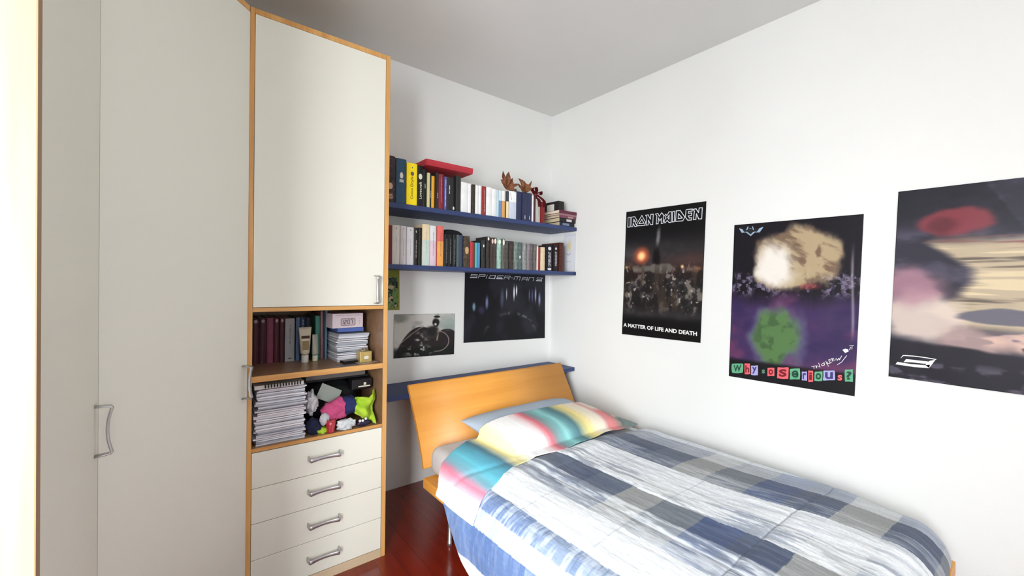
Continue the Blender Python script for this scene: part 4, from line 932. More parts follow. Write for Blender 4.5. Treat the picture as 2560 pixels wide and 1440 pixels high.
T2 = [
 (0, (96, 26, 34), 'maroon book at the left end of the middle shelf, beside the tall cabinet', {}),
 (1, (206, 202, 196), 'white volume, left of three alike on the middle shelf', dict(marks=[('d', .90, .94, .12), ('k', .24, .68, .06)])),
 (2, (204, 202, 204), 'white volume, middle of three alike on the middle shelf', dict(marks=[('d', .90, .94, .12), ('k', .24, .68, .06)])),
 (3, (202, 200, 204), 'white volume, right of three alike on the middle shelf', dict(marks=[('d', .90, .94, .12), ('k', .24, .68, .06)])),
 (4, (34, 30, 30), 'black book with a pale vertical title right of the white volumes', dict(marks=[('l', .2, .66, .2), ('o', .86, .93, .3)], tcol=(170, 168, 160))),
 (5, (26, 26, 24), 'thin black book left of the tall cream-and-mint one', {}),
 (6, (226, 208, 172), 'tall book fading from cream to mint', dict(col2=(196, 212, 204), marks=[('k', .28, .82, .05)])),
 (7, (220, 222, 226), 'tall white and pink book', dict(col2=(220, 196, 210), marks=[('k', .25, .84, .08)])),
 (8, (222, 108, 98), 'tall book fading from red to orange', dict(col2=(232, 164, 84), marks=[('k', .25, .84, .08)])),
 (9, BL_, 'black book with grey title, right beside the orange one', dict(marks=[('l', .1, .85, .25)], tcol=(110, 112, 112))),
 (10, BL_, 'black book with grey title, second from the orange one', dict(marks=[('l', .1, .85, .25)], tcol=(120, 124, 122))),
 (11, (28, 30, 30), 'black book with grey title, third from the orange one', dict(marks=[('l', .1, .85, .3)], tcol=(110, 118, 116))),
 (12, (72, 86, 90), 'grey-green book beneath the tip of the black cap', {}),
 (13, (54, 66, 88), 'slate blue book beside the grey-green one', {}),
 (14, (74, 62, 48), 'brown mottled book with a tan patch, left of the red one', dict(mot=0.6, marks=[('o', .42, .66, .6)], tcol=(196, 160, 116))),
 (15, (176, 54, 62), 'red book on the middle shelf between brown ones', {}),
 (16, (84, 76, 48), 'thin olive-brown book right of the red one', {}),
 (17, (92, 168, 176), 'thin teal book right of the olive-brown one', {}),
 (18, (72, 130, 178), 'thin sky blue book', {}),
 (19, (44, 46, 44), 'dark paperback with one white dot, first of the mottled run', dict(mot=0.5, marks=[('o', .74, .84, .3)], tcol=(230, 230, 225))),
 (20, MO[1], 'mottled dark paperback with a white top, tallest of its run', dict(mot=0.6, marks=[('o', .88, .99, .5)])),
 (21, MO[2], 'mottled brown paperback with a pale patch at its top', dict(mot=0.6, marks=[('o', .80, .96, .6)], tcol=(226, 196, 184))),
 (22, MO[3], 'mottled brown paperback with a cream patch left of the mint one', dict(mot=0.6, marks=[('o', .80, .97, .7)], tcol=(236, 220, 206))),
 (23, MO[4], 'mint-coloured paperback in the mottled run', dict(mot=0.4, marks=[('o', .82, .97, .7)], tcol=(220, 240, 214))),
 (24, MO[5], 'grey-olive paperback right of the mint one', dict(mot=0.5, marks=[('o', .78, .99, .6)])),
 (25, MO[6], 'mottled dark grey paperback, second to the right of the mint one', dict(mot=0.6)),
 (26, MO[7], 'mottled dark brown paperback, third to the right of the mint one', dict(mot=0.6)),
 (27, MO[8], 'mottled grey-green paperback, fourth to the right of the mint one', dict(mot=0.5)),
 (28, MO[9], 'mottled blue-grey paperback, fifth to the right of the mint one', dict(mot=0.5, marks=[('o', .40, .52, .3)])),
 (29, MO[10], 'pale grey mottled paperback, sixth to the right of the mint one', dict(mot=0.35)),
 (30, MO[11], 'pale mauve-grey mottled paperback, seventh to the right of the mint one', dict(mot=0.35)),
 (31, MO[12], 'mauve-grey mottled paperback, eighth to the right of the mint one', dict(mot=0.4)),
 (32, MO[13], 'dark-topped grey paperback, last of the mottled run', dict(mot=0.5)),
 (33, (222, 210, 206), 'very thin whitish book left of the narrow red one', {}),
 (34, (150, 48, 56), 'narrow red book near the right end of the middle shelf', {}),
 (35, (214, 196, 160), 'cream book near the right end of the middle shelf', dict(mot=0.12)),
 (36, (22, 22, 30), 'wider black book with white upright title, left of two near the white card', dict(title=('DIVERGENT', .18, .74, .42), marks=[('o', .80, .94, .5), ('o', .02, .12, .6)], tcol=(206, 206, 214))),
 (37, (26, 20, 26), 'narrower black book with white upright title, right of two near the white card', dict(title=('INSURGENT', .20, .74, .42), marks=[('o', .8, .9, .4)], tcol=(206, 200, 204))),
 (38, (74, 36, 28), 'reddish brown book, the last one before the white card', dict(mot=0.4)),
]
for i, col, lab, kw in T2:
    x0, x1, h = S2[i]
    if x0 < -1.49: x0 -= 0.03
    d_ = 0.20 if i > 35 else (0.13 if i > 14 else 0.15)
    book(x0, x1, YS+(0.003*((i*5) % 3) if i < 36 else 0), Z2+0.0003, h, d_, col, lab, G2, **kw)

# black knitted cap lying on the books of the middle shelf
bm = bmesh.new()
lathe(bm, [(0.002, 0.036), (0.035, 0.034), (0.065, 0.026), (0.084, 0.013), (0.088, 0.004), (0.080, 0.0)], (-1.075, -0.205, Z2+0.2005), 30, sx=1.0, sy=0.85)
o = obj('cap', bm, mat('black_knit', rgb(20, 18, 24), 0.95, bump=0.4, bscale=300), smooth=True)
tag(o, 'black soft cap lying on the dark books of the middle shelf', 'cap')

# red flat box lying on the books
rb = thing('gift_box', 'flat red box lying across the books on the top shelf', 'box', (-1.13, -0.215, Z1+0.2545))
zr = Z1+0.2395+0.0155
zr = 1.9955
obj('box_body', B(-1.296, -0.976, -0.316, -0.115, zr, zr+0.026, 0.0015, 2), mat('red_card', rgb(176, 44, 58), 0.5), rb)
obj('lid', B(-1.2975, -0.9745, -0.3175, -0.1135, zr+0.014, zr+0.036, 0.0015, 2), mat('red_card_lid', rgb(184, 48, 62), 0.5), rb)

# dried leaves and ribbon
def leaf(c, size, rx, ry, rz, label, seed):
    rnd = random.Random(seed); bm = bmesh.new(); M4 = Matrix.Translation(Vector(c)) @ Matrix.Rotation(rz, 4, 'Z') @ Matrix.Rotation(ry, 4, 'Y') @ Matrix.Rotation(rx, 4, 'X')
    lob = 7; rings = []
    outline = []
    for i in range(lob*4):
        a = math.pi*(-0.12+1.24*i/(lob*4-1)); ph = (i % 4)
        r = size*(1.0 if ph == 2 else (0.72 if ph in (1, 3) else 0.50))*(0.65+0.5*math.sin(max(0.0, min(math.pi, a))))*rnd.uniform(0.88, 1.1)
        outline.append((a, r))
    cen = bm.verts.new(M4 @ Vector((0, 0, 0))); prev = None
    for k in (0.4, 0.75, 1.0):
        ring = []
        for a, r in outline:
            x_, y_ = r*k*math.cos(a), r*k*math.sin(a)
            z_ = size*(0.30*k*k*abs(math.sin(a*3.2))+0.25*k*k*rnd.uniform(0.6, 1.2))
            ring.append(bm.verts.new(M4 @ Vector((x_, y_, z_))))
        if prev is None:
            for p, q in zip(ring, ring[1:]): bm.faces.new((cen, p, q))
        else:
            for i in range(len(ring)-1): bm.faces.new((prev[i], ring[i], ring[i+1], prev[i+1]))
        prev = ring
    tube(bm, [M4 @ Vector((0, 0, 0)), M4 @ Vector((0.1*size, -0.35*size, 0.02)), M4 @ Vector((0.25*size, -0.75*size, 0.05*size))], 0.0012, 6)
    bmesh.ops.solidify(bm, geom=bm.faces[:], thickness=0.0004)
    o = obj('dried_leaf', bm, mat('dried_brown_leaf', rgb(182, 126, 92), 0.8, var=0.3, scale=30, bump=0.3, bscale=90), smooth=True)
    zmin = min((o.matrix_basis @ v.co).z for v in o.data.vertices)
    return tag(o, label, 'leaf', 'dried leaves on the top shelf')
lf = [leaf((-0.662, -0.255, 1.958), 0.105, math.radians(68), 0.15, 0.15, 'pointed dried brown leaf, the left one, on the white book', 4),
      leaf((-0.478, -0.245, 1.964), 0.092, math.radians(58), -0.5, 0.2, 'wide dried brown leaf, the right one, on the navy books', 9)]
rib = thing('ribbon_bow', 'dark red ribbon bow hanging over the last books of the top shelf', 'ribbon', (-0.405, -0.27, 1.925))
M_rib = mat('dark_red_ribbon', rgb(112, 20, 30), 0.45, var=0.15, scale=30)
def strip(bm, pts, w, wdir):
    pts = smoothp([tuple(p) for p in pts], 6); L_ = []
    wd = Vector(wdir).normalized()*w/2
    for p in pts: L_.append((bm.verts.new(Vector(p)-wd), bm.verts.new(Vector(p)+wd)))
    fs = [bm.faces.new((a[0], c[0], c[1], a[1])) for a, c in zip(L_, L_[1:])]
    bmesh.ops.solidify(bm, geom=fs, thickness=0.0008)
c0 = Vector((-0.405, -0.262, 1.958))
for nm, pts in (('loop', [c0, c0+Vector((-0.03, 0, 0.035)), c0+Vector((-0.002, -0.004, 0.052)), c0+Vector((0.012, 0, 0.03)), c0]),
                ('loop', [c0, c0+Vector((0.03, 0, 0.016)), c0+Vector((0.052, 0, 0.03)), c0+Vector((0.05, 0, 0.004)), c0]),
                ('tail', [c0, c0+Vector((-0.008, -0.014, -0.02)), c0+Vector((0.004, -0.036, -0.045)), c0+Vector((0.012, -0.036, -0.09))]),
                ('tail', [c0, c0+Vector((0.03, -0.01, -0.012)), c0+Vector((0.055, -0.034, -0.045)), c0+Vector((0.058, -0.036, -0.085))])):
    bm = bmesh.new(); strip(bm, pts, 0.024, (0.75, -0.65, 0.2) if nm == 'loop' else (1, -0.35, 0.1)); obj(nm, bm, M_rib, rib, smooth=True)
bm = bmesh.new(); bmesh.ops.create_icosphere(bm, subdivisions=2, radius=0.011, matrix=Matrix.Translation(c0)); obj('knot', bm, M_rib, rib, smooth=True)

# lying stack at the right end of the top shelf
def flatbook(x0, x1, y0, y1, z0, z1, col, label, group, mark=None, name='book', pages=(206, 190, 158)):
    r = thing(name, label, 'book', ((x0+x1)/2, (y0+y1)/2, z0), group)
    t_ = 0.0018; bm = bmesh.new()
    box(bm, x0, x1, y0, y1, z0, z0+t_); box(bm, x0, x1, y0, y1, z1-t_, z1); box(bm, x0, x1, y0, y0+0.002, z0+t_*0.98, z1-t_*0.98)
    obj('cover', bm, cmat(col), r)
    obj('pages', B(x0+0.002, x1-0.001, y0+0.0022, y1-0.002, z0+t_, z1-t_), cmat(pages, 0), r)
    if mark: obj('spine_print', B(x0+(x1-x0)*mark[0], x0+(x1-x0)*mark[1], y0-0.0006, y0-0.0001, z0+(z1-z0)*0.2, z1-(z1-z0)*0.2), cmat(mark[2]), r)
    return r
GS = 'books lying in a stack at the right end of the top shelf'
flatbook(-0.178, -0.022, -0.285, -0.085, 1.7562, 1.7860, (34, 38, 48), 'dark book at the bottom of the lying stack on the top shelf', GS, (0.2, 0.65, (120, 130, 160)))
flatbook(-0.186, -0.014, -0.292, -0.080, 1.7862, 1.8160, (28, 26, 30), 'black book with a white label, second from the bottom of the lying stack', GS, (0.42, 0.75, (206, 196, 200)))
flatbook(-0.190, -0.010, -0.294, -0.075, 1.8162, 1.8350, (120, 66, 82), 'dusty rose book, third from the bottom of the lying stack', GS, (0.5, 0.8, (170, 140, 130)))
flatbook(-0.192, -0.008, -0.295, -0.075, 1.8352, 1.8490, (150, 110, 120), 'thin pinkish book, second from the top of the lying stack', GS)
flatbook(-0.194, -0.006, -0.296, -0.075, 1.8492, 1.8720, (96, 40, 56), 'maroon book with cream page edges, topmost of the lying stack', GS, pages=(236, 222, 198))
bb = thing('small_box', 'small black box with a white label on top of the lying books', 'box', (-0.13, -0.17, 1.872))
obj('box_body', B(-0.160, -0.098, -0.250, -0.075, 1.8722, 1.950, 0.002, 2), mat('black_card', rgb(30, 20, 26), 0.5), bb)
obj('label_sticker', B(-0.1612, -0.1602, -0.205, -0.125, 1.8800, 1.930), mat('white_sticker', rgb(226, 220, 212), 0.5), bb)

# white card leaning against the right wall
cdt = thing('drawing_card', 'white card with a faint yellow and violet sketch, right end of the middle shelf', 'card', (-0.01, -0.235, 1.413))
def card_art(u, v):
    c = base(u, (222, 222, 228)); c = mixc(c, (206, 206, 218), (np.abs(v-0.05) < 0.008)*1.0)
    c = mixc(c, (214, 198, 138), blob(u, v, 0.45, 0.33, 0.14, 0.13, 0.6, 0.7, 3)*0.8)
    c = mixc(c, (160, 140, 176), np.exp(-((v-0.56+0.22*np.abs(u-0.42))/0.016)**2)*(np.abs(u-0.42) < 0.2)*0.7)
    c = mixc(c, (150, 156, 168), (np.abs(v-0.73) < 0.008)*(np.abs(u-0.45) < 0.22)*0.6)
    return c
nu, nv = 60, 90
u = np.linspace(0, 1, nu)[:, None]+np.zeros((1, nv)); v = np.linspace(0, 1, nv)[None, :]+np.zeros((nu, 1))
co = np.stack([-0.0025-0.012*v, -0.165-0.125*u, 1.715-0.3005*v], -1)
me = grid_mesh('card', co.reshape(-1, 3), nu, nv, to_lin(card_art(u, v)))
o = link('sketched_sheet', me, M_printm, cdt); sm_ = o.modifiers.new('thickness', 'SOLIDIFY'); sm_.thickness = 0.0006
bm = bmesh.new(); strip(bm, [(-0.055, -0.272, 1.4145), (-0.030, -0.290, 1.4165), (-0.022, -0.3005, 1.411), (-0.020, -0.301, 1.392), (-0.017, -0.3015, 1.372)], 0.006, (1, 0.6, 0))
tag(obj('bookmark_ribbon', bm, mat('brown_ribbon', rgb(92, 60, 62), 0.6), smooth=True), 'brown ribbon end hanging over the right corner of the middle shelf', 'ribbon')

# ------------------------------------------------------------------ upper open bay of the cabinet
ZA = 0.9272
GC = 'books in the upper open bay of the tall cabinet'
YA = -0.315
CB = [(-2.153, -2.126, 0.208, (64, 16, 28), 'dark maroon volume, leftmost in the cabinet bay', dict(marks=[('o', .90, .98, .6)], tcol=(150, 130, 134))),
      (-2.125, -2.096, 0.209, (66, 16, 28), 'dark maroon volume left of the rose one in the cabinet bay', dict(marks=[('o', .90, .98, .5)], tcol=(150, 130, 134))),
      (-2.095, -2.067, 0.210, (126, 58, 80), 'rose-coloured volume among the maroon ones', {}),
      (-2.066, -2.043, 0.209, (72, 22, 34), 'dark maroon volume right of the rose one in the cabinet bay', dict(marks=[('o', .90, .98, .5)], tcol=(170, 154, 154))),
      (-2.042, -2.021, 0.209, (70, 22, 34), 'dark maroon volume beside the grey-white one in the cabinet bay', dict(marks=[('o', .90, .98, .5)], tcol=(170, 154, 154))),
      (-2.019, -1.977, 0.205, (166, 164, 166), 'grey-white volume with a black band low on its spine', dict(marks=[('k', .40, .85, .12), ('d', .05, .09, .4)])),
      (-1.972, -1.955, 0.208, (92, 116, 148), 'slim grey-blue book in the cabinet bay', {}),
      (-1.953, -1.930, 0.207, (34, 52, 84), 'dark blue book in the cabinet bay, behind the cream tube', dict(marks=[('l', .5, .95, .2)], tcol=(150, 164, 180))),
      (-1.929, -1.905, 0.205, (24, 26, 40), 'blackish blue book behind the cream tube', {}),
      (-1.903, -1.885, 0.20, (70, 24, 34), 'narrow wine-red book just left of the green one', {}),
      (-1.884, -1.862, 0.213, (70, 138, 122), 'green book in the cabinet bay, behind the small tube', {}),
      (-1.861, -1.848, 0.236, (150, 110, 116), 'thin dusty pink book right of the green one', {}),
      (-1.846, -1.838, 0.250, (96, 128, 150), 'tall thin blue folder dividing the cabinet bay', {})]
for x0, x1, h, col, lab, kw in CB:
    book(x0, x1, YA+(0.10 if 'narrow wine' in lab else 0) - (0.03 if 'tall thin' in lab else 0), ZA, h, 0.19, col, lab, GC, **kw)
def squeeze_tube(c, r, h, w, label, capc, body, ang=0.0, band=None):
    t_ = thing('cream_tube', label, 'tube', c, 'squeeze tubes standing on their caps')
    cap_h = h*0.2; bm = bmesh.new()
    lathe(bm, [(r*0.62, 0.0), (r*0.66, 0.001), (r*0.66, cap_h), (r*0.58, cap_h+0.001)], c, 24)
    obj('cap', bm, capc, t_, smooth=False)
    bm = bmesh.new(); rings = []; n = 24
    for k in range(13):
        u = k/12; z_ = cap_h+0.002+(h-cap_h-0.002)*u
        rx = r*0.8*(1-u)+w/2*u if k else r*0.6; ry = r*0.8*(1-u)**0.8+0.0015 if k else r*0.6
        rings.append([bm.verts.new((c[0]+rx*math.cos(2*math.pi*i/n)*math.cos(ang)-ry*math.sin(2*math.pi*i/n)*math.sin(ang), c[1]+rx*math.cos(2*math.pi*i/n)*math.sin(ang)+ry*math.sin(2*math.pi*i/n)*math.cos(ang), c[2]+z_)) for i in range(n)])
    for A, C in zip(rings, rings[1:]):
        for i in range(n): bm.faces.new((A[i], A[(i+1) % n], C[(i+1) % n], C[i]))
    bm.faces.new(rings[0]); bm.faces.new(rings[-1])
    obj('tube_body', bm, body, t_, smooth=True)
    if band:
        for nm, a, b_, ww, mt_b in band:
            bm = bmesh.new(); q = []
            for (sx_, u) in ((-1, a), (1, a), (1, b_), (-1, b_)):
                ry = r*0.8*(1-u)**0.8+0.0015
                q.append(bm.verts.new((c[0]+sx_*ww*w/2*math.cos(ang), c[1]-ry-0.0008, c[2]+cap_h+(h-cap_h)*u)))
            bm.faces.new(q); bmesh.ops.solidify(bm, geom=bm.faces[:], thickness=0.0005); obj(nm, bm, mt_b, t_)
M_cream = mat('cream_plastic', rgb(208, 196, 172), 0.35, var=0.04); M_tubew = mat('white_plastic', rgb(222, 218, 210), 0.35)
squeeze_tube((-1.945, -0.375, ZA), 0.024, 0.166, 0.058, 'large cream and gold squeeze tube standing on its cap in the cabinet bay', M_tubew, M_cream, 0.1,
             [('label_print', 0.60, 0.70, 0.62, mat('brown_print', rgb(104, 70, 52), 0.5)), ('label_print', 0.20, 0.52, 0.5, mat('gold_print', rgb(196, 172, 128), 0.4))])
squeeze_tube((-1.897, -0.362, ZA), 0.019, 0.128, 0.030, 'small grey squeeze tube with a bright cap, right of the large cream one', mat('bright_cap', rgb(226, 224, 200), 0.3), mat('grey_plastic', rgb(170, 166, 152), 0.35), 0.35)
# stack of loose papers
def paper_pile(label, x0, x1, y0, y1, z0, z1, seed, sheets, cols, jit, name='paper_stack'):
    r = thing(name, label, 'paper stack', ((x0+x1)/2, (y0+y1)/2, z0))
    rnd = random.Random(seed); z = z0; dz = (z1-z0)/sheets
    for k in range(sheets):
        a = rnd.uniform(-0.035, 0.035); ox, oy = rnd.uniform(-jit, jit), rnd.uniform(-jit, jit)
        hx, hy = (x1-x0)/2*rnd.uniform(0.95, 1.0), (y1-y0)/2*rnd.uniform(0.93, 1)
        n = 14; th_ = dz*rnd.uniform(0.62, 0.9); sag = rnd.uniform(-0.25, 0.5)*dz
        bm = bmesh.new(); R_ = Matrix.Translation(Vector(((x0+x1)/2+ox, (y0+y1)/2+oy, 0))) @ Matrix.Rotation(a, 4, 'Z')
        top, bot = [], []
        for i in range(n+1):
            u = i/n*2-1; zz = sag*(u*u)*abs(u)
            for lst, hgt in ((bot, z+zz*0.5), (top, z+th_+zz)):
                lst.append([bm.verts.new(R_ @ Vector((u*hx, s_*hy, hgt))) for s_ in (-1, 1)])
        for i in range(n):
            bm.faces.new((bot[i][0], bot[i+1][0], bot[i+1][1], bot[i][1])); bm.faces.new((top[i][0], top[i+1][0], top[i+1][1], top[i][1]))
            bm.faces.new((bot[i][0], bot[i+1][0], top[i+1][0], top[i][0])); bm.faces.new((bot[i][1], bot[i+1][1], top[i+1][1], top[i][1]))
        bm.faces.new((bot[0][0], bot[0][1], top[0][1], top[0][0])); bm.faces.new((bot[n][0], bot[n][1], top[n][1], top[n][0]))
        c = cols[rnd.randrange(len(cols))]
        obj('paper_bundle', bm, mat('paper_%d_%d_%d' % c, rgb(*c), 0.8, var=0.07, scale=5, stretch=(1, 1, 160)), r)
        z += dz
    return r
paper_pile('ragged pile of loose white papers in the upper open bay', -1.826, -1.676, -0.47, -0.24, ZA+0.0004, 1.062, 5, 17, [(214, 214, 222), (232, 232, 238), (180, 184, 194), (204, 206, 214), (240, 240, 242)], 0.006)
o = obj('folder', B(-1.815, -1.690, -0.44, -0.25, 1.0665, 1.0865, 0.002, 1), mat('blue_card', rgb(84, 110, 182), 0.45)); tag(o, 'blue folder between the pile of papers and the white clock box', 'folder')
cb = thing('clock_box', 'white box with a digital clock face reading 12:07 on top of the blue folder', 'box', (-1.775, -0.40, 1.087))
M4 = Matrix.Translation(Vector((-1.772, -0.402, 1.0875))) @ Matrix.Rotation(math.radians(4), 4, 'Z')
obj('carton', B(-0.074, 0.074, -0.045, 0.045, 0, 0.070, 0.001, 1, M4=M4), mat('white_carton', rgb(220, 208, 214), 0.5, var=0.02), cb)
CF = lambda a, b, l: M4 @ Vector((a, -0.0456-l, b))
bm = bmesh.new()
oc = [(-0.036+0.006, 0.010), (0.036-0.006, 0.010), (0.036, 0.016), (0.036, 0.041), (0.030, 0.047), (-0.030, 0.047), (-0.036, 0.041), (-0.036, 0.016)]
poly(bm, oc, CF); obj('printed_frame', bm, mat('mauve_print', rgb(160, 132, 140), 0.5), cb)
bm = bmesh.new(); poly(bm, [(x_*0.88, 0.0285+(z_-0.0285)*0.80) for x_, z_ in oc], CF, eps=0.0003); obj('printed_display', bm, mat('pale_display_print', rgb(196, 184, 190), 0.5), cb)
bm = bmesh.new()
SEG = {'0': 'abcdef', '1': 'bc', '2': 'abged', '7': 'abc'}
def seg7(ch, ox, oz, w_, h_):
    P_ = {'a': ((0, h_), (w_, h_)), 'b': ((w_, h_), (w_, h_/2)), 'c': ((w_, h_/2), (w_, 0)), 'd': ((0, 0), (w_, 0)), 'e': ((0, 0), (0, h_/2)), 'f': ((0, h_/2), (0, h_)), 'g': ((0, h_/2), (w_, h_/2))}
    for s_ in SEG[ch]:
        (a, b_), (c, d_) = P_[s_]; p, q = Vector((ox+a, oz+b_)), Vector((ox+c, oz+d_)); e = (q-p)*0.12
        ribbon(bm, [tuple(p+e), tuple(q-e)], 0.0024, CF, eps=0.0006)
for ch, ox in (('1', -0.031), ('2', -0.018), ('0', -0.002), ('7', 0.012)): seg7(ch, ox, 0.019, 0.0085, 0.019)
obj('clock_digits', bm, mat('dark_digit_print', rgb(62, 52, 60), 0.5), cb)
bm = bmesh.new()
for k in range(14): 
    if k in (5, 10): continue
    ribbon(bm, [(-0.060+k*0.0085, 0.0610), (-0.060+k*0.0085+0.005, 0.0610)], 0.0018, CF)
for k in range(4): ribbon(bm, [(0.054, 0.018+k*0.008), (0.058, 0.018+k*0.008)], 0.0016, CF)
obj('printed_caption', bm, mat('mauve_print', None), cb)
# gift box, cards, phone
gb = thing('gift_box', 'tiny golden gift box with a bow, right of the papers in the upper bay', 'box', (-1.709, -0.515, ZA))
M_gold = mat('gold_foil', rgb(204, 178, 112), 0.35, metal=0.5, var=0.12, scale=50)
obj('box_body', B(-1.742, -1.686, -0.543, -0.490, ZA+0.0015, ZA+0.052, 0.0015, 2), M_gold, gb)
bm = bmesh.new()
for k in range(7):
    a = k*2*math.pi/7; p = Vector((-1.714, -0.516, ZA+0.0525))
    strip(bm, [p, p+Vector((0.010*math.cos(a), 0.010*math.sin(a), 0.012)), p+Vector((0.019*math.cos(a), 0.019*math.sin(a), 0.010)), p+Vector((0.010*math.cos(a), 0.010*math.sin(a), 0.003)), p], 0.008, (-math.sin(a), math.cos(a), 0.2))
obj('bow', bm, mat('pale_gold_ribbon', rgb(232, 220, 190), 0.4), gb, smooth=True)
bm = bmesh.new(); nn = 20
bm.faces.new([bm.verts.new((-1.712+0.012*math.cos(2*math.pi*k/nn), -0.5438, ZA+0.024+0.008*math.sin(2*math.pi*k/nn))) for k in range(nn)])
obj('oval_sticker', bm, mat('white_sticker', None), gb)
def flat(name, label, cat, cx_, cy_, w_, d_, z_, rot, th_, mt_):
    M_ = Matrix.Translation(Vector((cx_, cy_, z_))) @ Matrix.Rotation(rot, 4, 'Z')
    return tag(obj(name, B(-w_/2, w_/2, -d_/2, d_/2, 0, th_, M4=M_), mt_), label, cat)
flat('photo_card', 'dark glossy photo card lying flat at the front edge of the upper bay', 'card', -1.800, -0.552, 0.085, 0.055, ZA, 0.12, 0.0012, mat('dark_photo', rgb(70, 62, 66), 0.25, var=0.5, scale=40))
flat('paper_card', 'small pale card under the golden gift box', 'card', -1.712, -0.535, 0.088, 0.055, ZA, 0.3, 0.0010, mat('grey_card', rgb(176, 168, 158), 0.6))
flat('phone', 'small black phone lying in front of the pile of papers', 'phone', -1.775, -0.497, 0.075, 0.045, ZA+0.0004, 0.15, 0.011, mat('black_plastic', rgb(16, 14, 16), 0.3))

# ------------------------------------------------------------------ lower open bay
ZB = 0.6383
paper_pile('tall left-hand stack of magazines and papers in the lower open bay', -2.172, -1.985, -0.586, -0.33, ZB+0.0004, 0.868, 11, 30, [(206, 206, 214), (222, 222, 228), (186, 188, 198), (212, 208, 214), (236, 236, 240), (168, 170, 182)], 0.006, 'magazine_stack')
nb = thing('spiral_notebook', 'white spiral-bound notebook on top of the left-hand stack', 'notebook', (-2.08, -0.46, 0.8695))
obj('pages', B(-2.176, -1.995, -0.585, -0.34, 0.8695, 0.8840), mat('white_paper', rgb(214, 210, 208), 0.7), nb)
obj('cover', B(-2.178, -1.993, -0.588, -0.338, 0.8841, 0.8855), mat('cream_card', rgb(206, 200, 190), 0.6), nb)
bm = bmesh.new()
for k in range(13):
    c = Vector((-2.138+k*0.0108, -0.590, 0.8815)); r_ = 0.0078
    pts = [c+Vector((0.002*math.sin(t_), r_*0.6*math.sin(t_), r_*math.cos(t_))) for t_ in [2*math.pi*i/10 for i in range(11)]]
    tube(bm, pts, 0.0018, 5, up=Vector((1, 0, 0)))
obj('spiral_binding', bm, mat('black_wire', rgb(16, 16, 18), 0.35), nb, smooth=True)
# dark folders and bag behind
bg_ = thing('binder', 'black folder lying on the dark bag at the back of the lower bay', 'folder', (-1.82, -0.3, 0.845))
obj('cover', B(-1.968, -1.672, -0.46, -0.10, 0.845, 0.852), mat('black_cloth', rgb(20, 20, 22), 0.7), bg_)
obj('pages', B(-1.955, -1.685, -0.45, -0.11, 0.8521, 0.872), mat('grey_pages', rgb(120, 114, 110), 0.8), bg_)
def lump(name, label, cat, c, r, mt_, seed, amp=0.22, sub=4, freq=3.0, parent=None, zfloor=None, sq=1.0, maxx=None):
    bm = bmesh.new(); bmesh.ops.create_icosphere(bm, subdivisions=sub, radius=1.0)
    from mathutils import noise
    for v in bm.verts:
        n_ = v.co.copy(); k = 1+amp*(noise.noise(n_*freq*0.5+Vector((seed, 0, 0)))*1.2+0.5*noise.noise(n_*freq*1.7+Vector((0, seed, 0))))
        p = Vector([math.copysign(abs(q)**sq, q) for q in n_])
        v.co = Vector((c[0]+p.x*r[0]*k, c[1]+p.y*r[1]*k, c[2]+p.z*r[2]*k))
        if zfloor is not None and v.co.z < zfloor: v.co.z = zfloor
        if maxx is not None and v.co.x > maxx: v.co.x = maxx
    o = obj(name, bm, mt_, parent, smooth=True)
    if label: tag(o, label, cat)
    return o
M_blackcloth = mat('black_nylon', rgb(18, 18, 22), 0.75, bump=0.3, bscale=60)
lump('bag', 'crumpled black bag filling the back of the lower bay', 'bag', (-1.825, -0.30, 0.737), (0.135, 0.15, 0.098), M_blackcloth, 3, 0.14, zfloor=ZB, sq=0.6, maxx=-1.658)
lump('paper_bag', 'crumpled white paper bag wedged beside the left-hand stack', 'bag', (-1.945, -0.500, 0.765), (0.024, 0.05, 0.052), mat('crumpled_white', rgb(206, 204, 206), 0.7), 8, 0.30, freq=4)
tag(obj('envelope', B(-0.05, 0.05, -0.001, 0.001, -0.035, 0.035, M4=Matrix.Translation(Vector((-1.862, -0.478, 0.785))) @ Matrix.Rotation(0.5, 4, 'Y') @ Matrix.Rotation(-0.25, 4, 'X')), mat('grey_envelope', rgb(168, 176, 168), 0.7)), 'grey-green envelope corner sticking out above the pink cloth', 'envelope')
cam_ = thing('camera_case', 'black case with a white clasp at the right of the lower bay', 'case', (-1.715, -0.46, 0.80))
obj('body', B(-1.765, -1.665, -0.50, -0.44, 0.790, 0.842, 0.006, 3), mat('black_case', rgb(22, 18, 22), 0.4), cam_)
obj('clasp', B(-1.735, -1.677, -0.505, -0.4995, 0.803, 0.809, 0.001, 1), mat('ivory_plastic', rgb(226, 218, 200), 0.4), cam_)
obj('button', B(-1.709, -1.697, -0.505, -0.4995, 0.812, 0.824, 0.001, 1), mat('ivory_plastic', None), cam_)
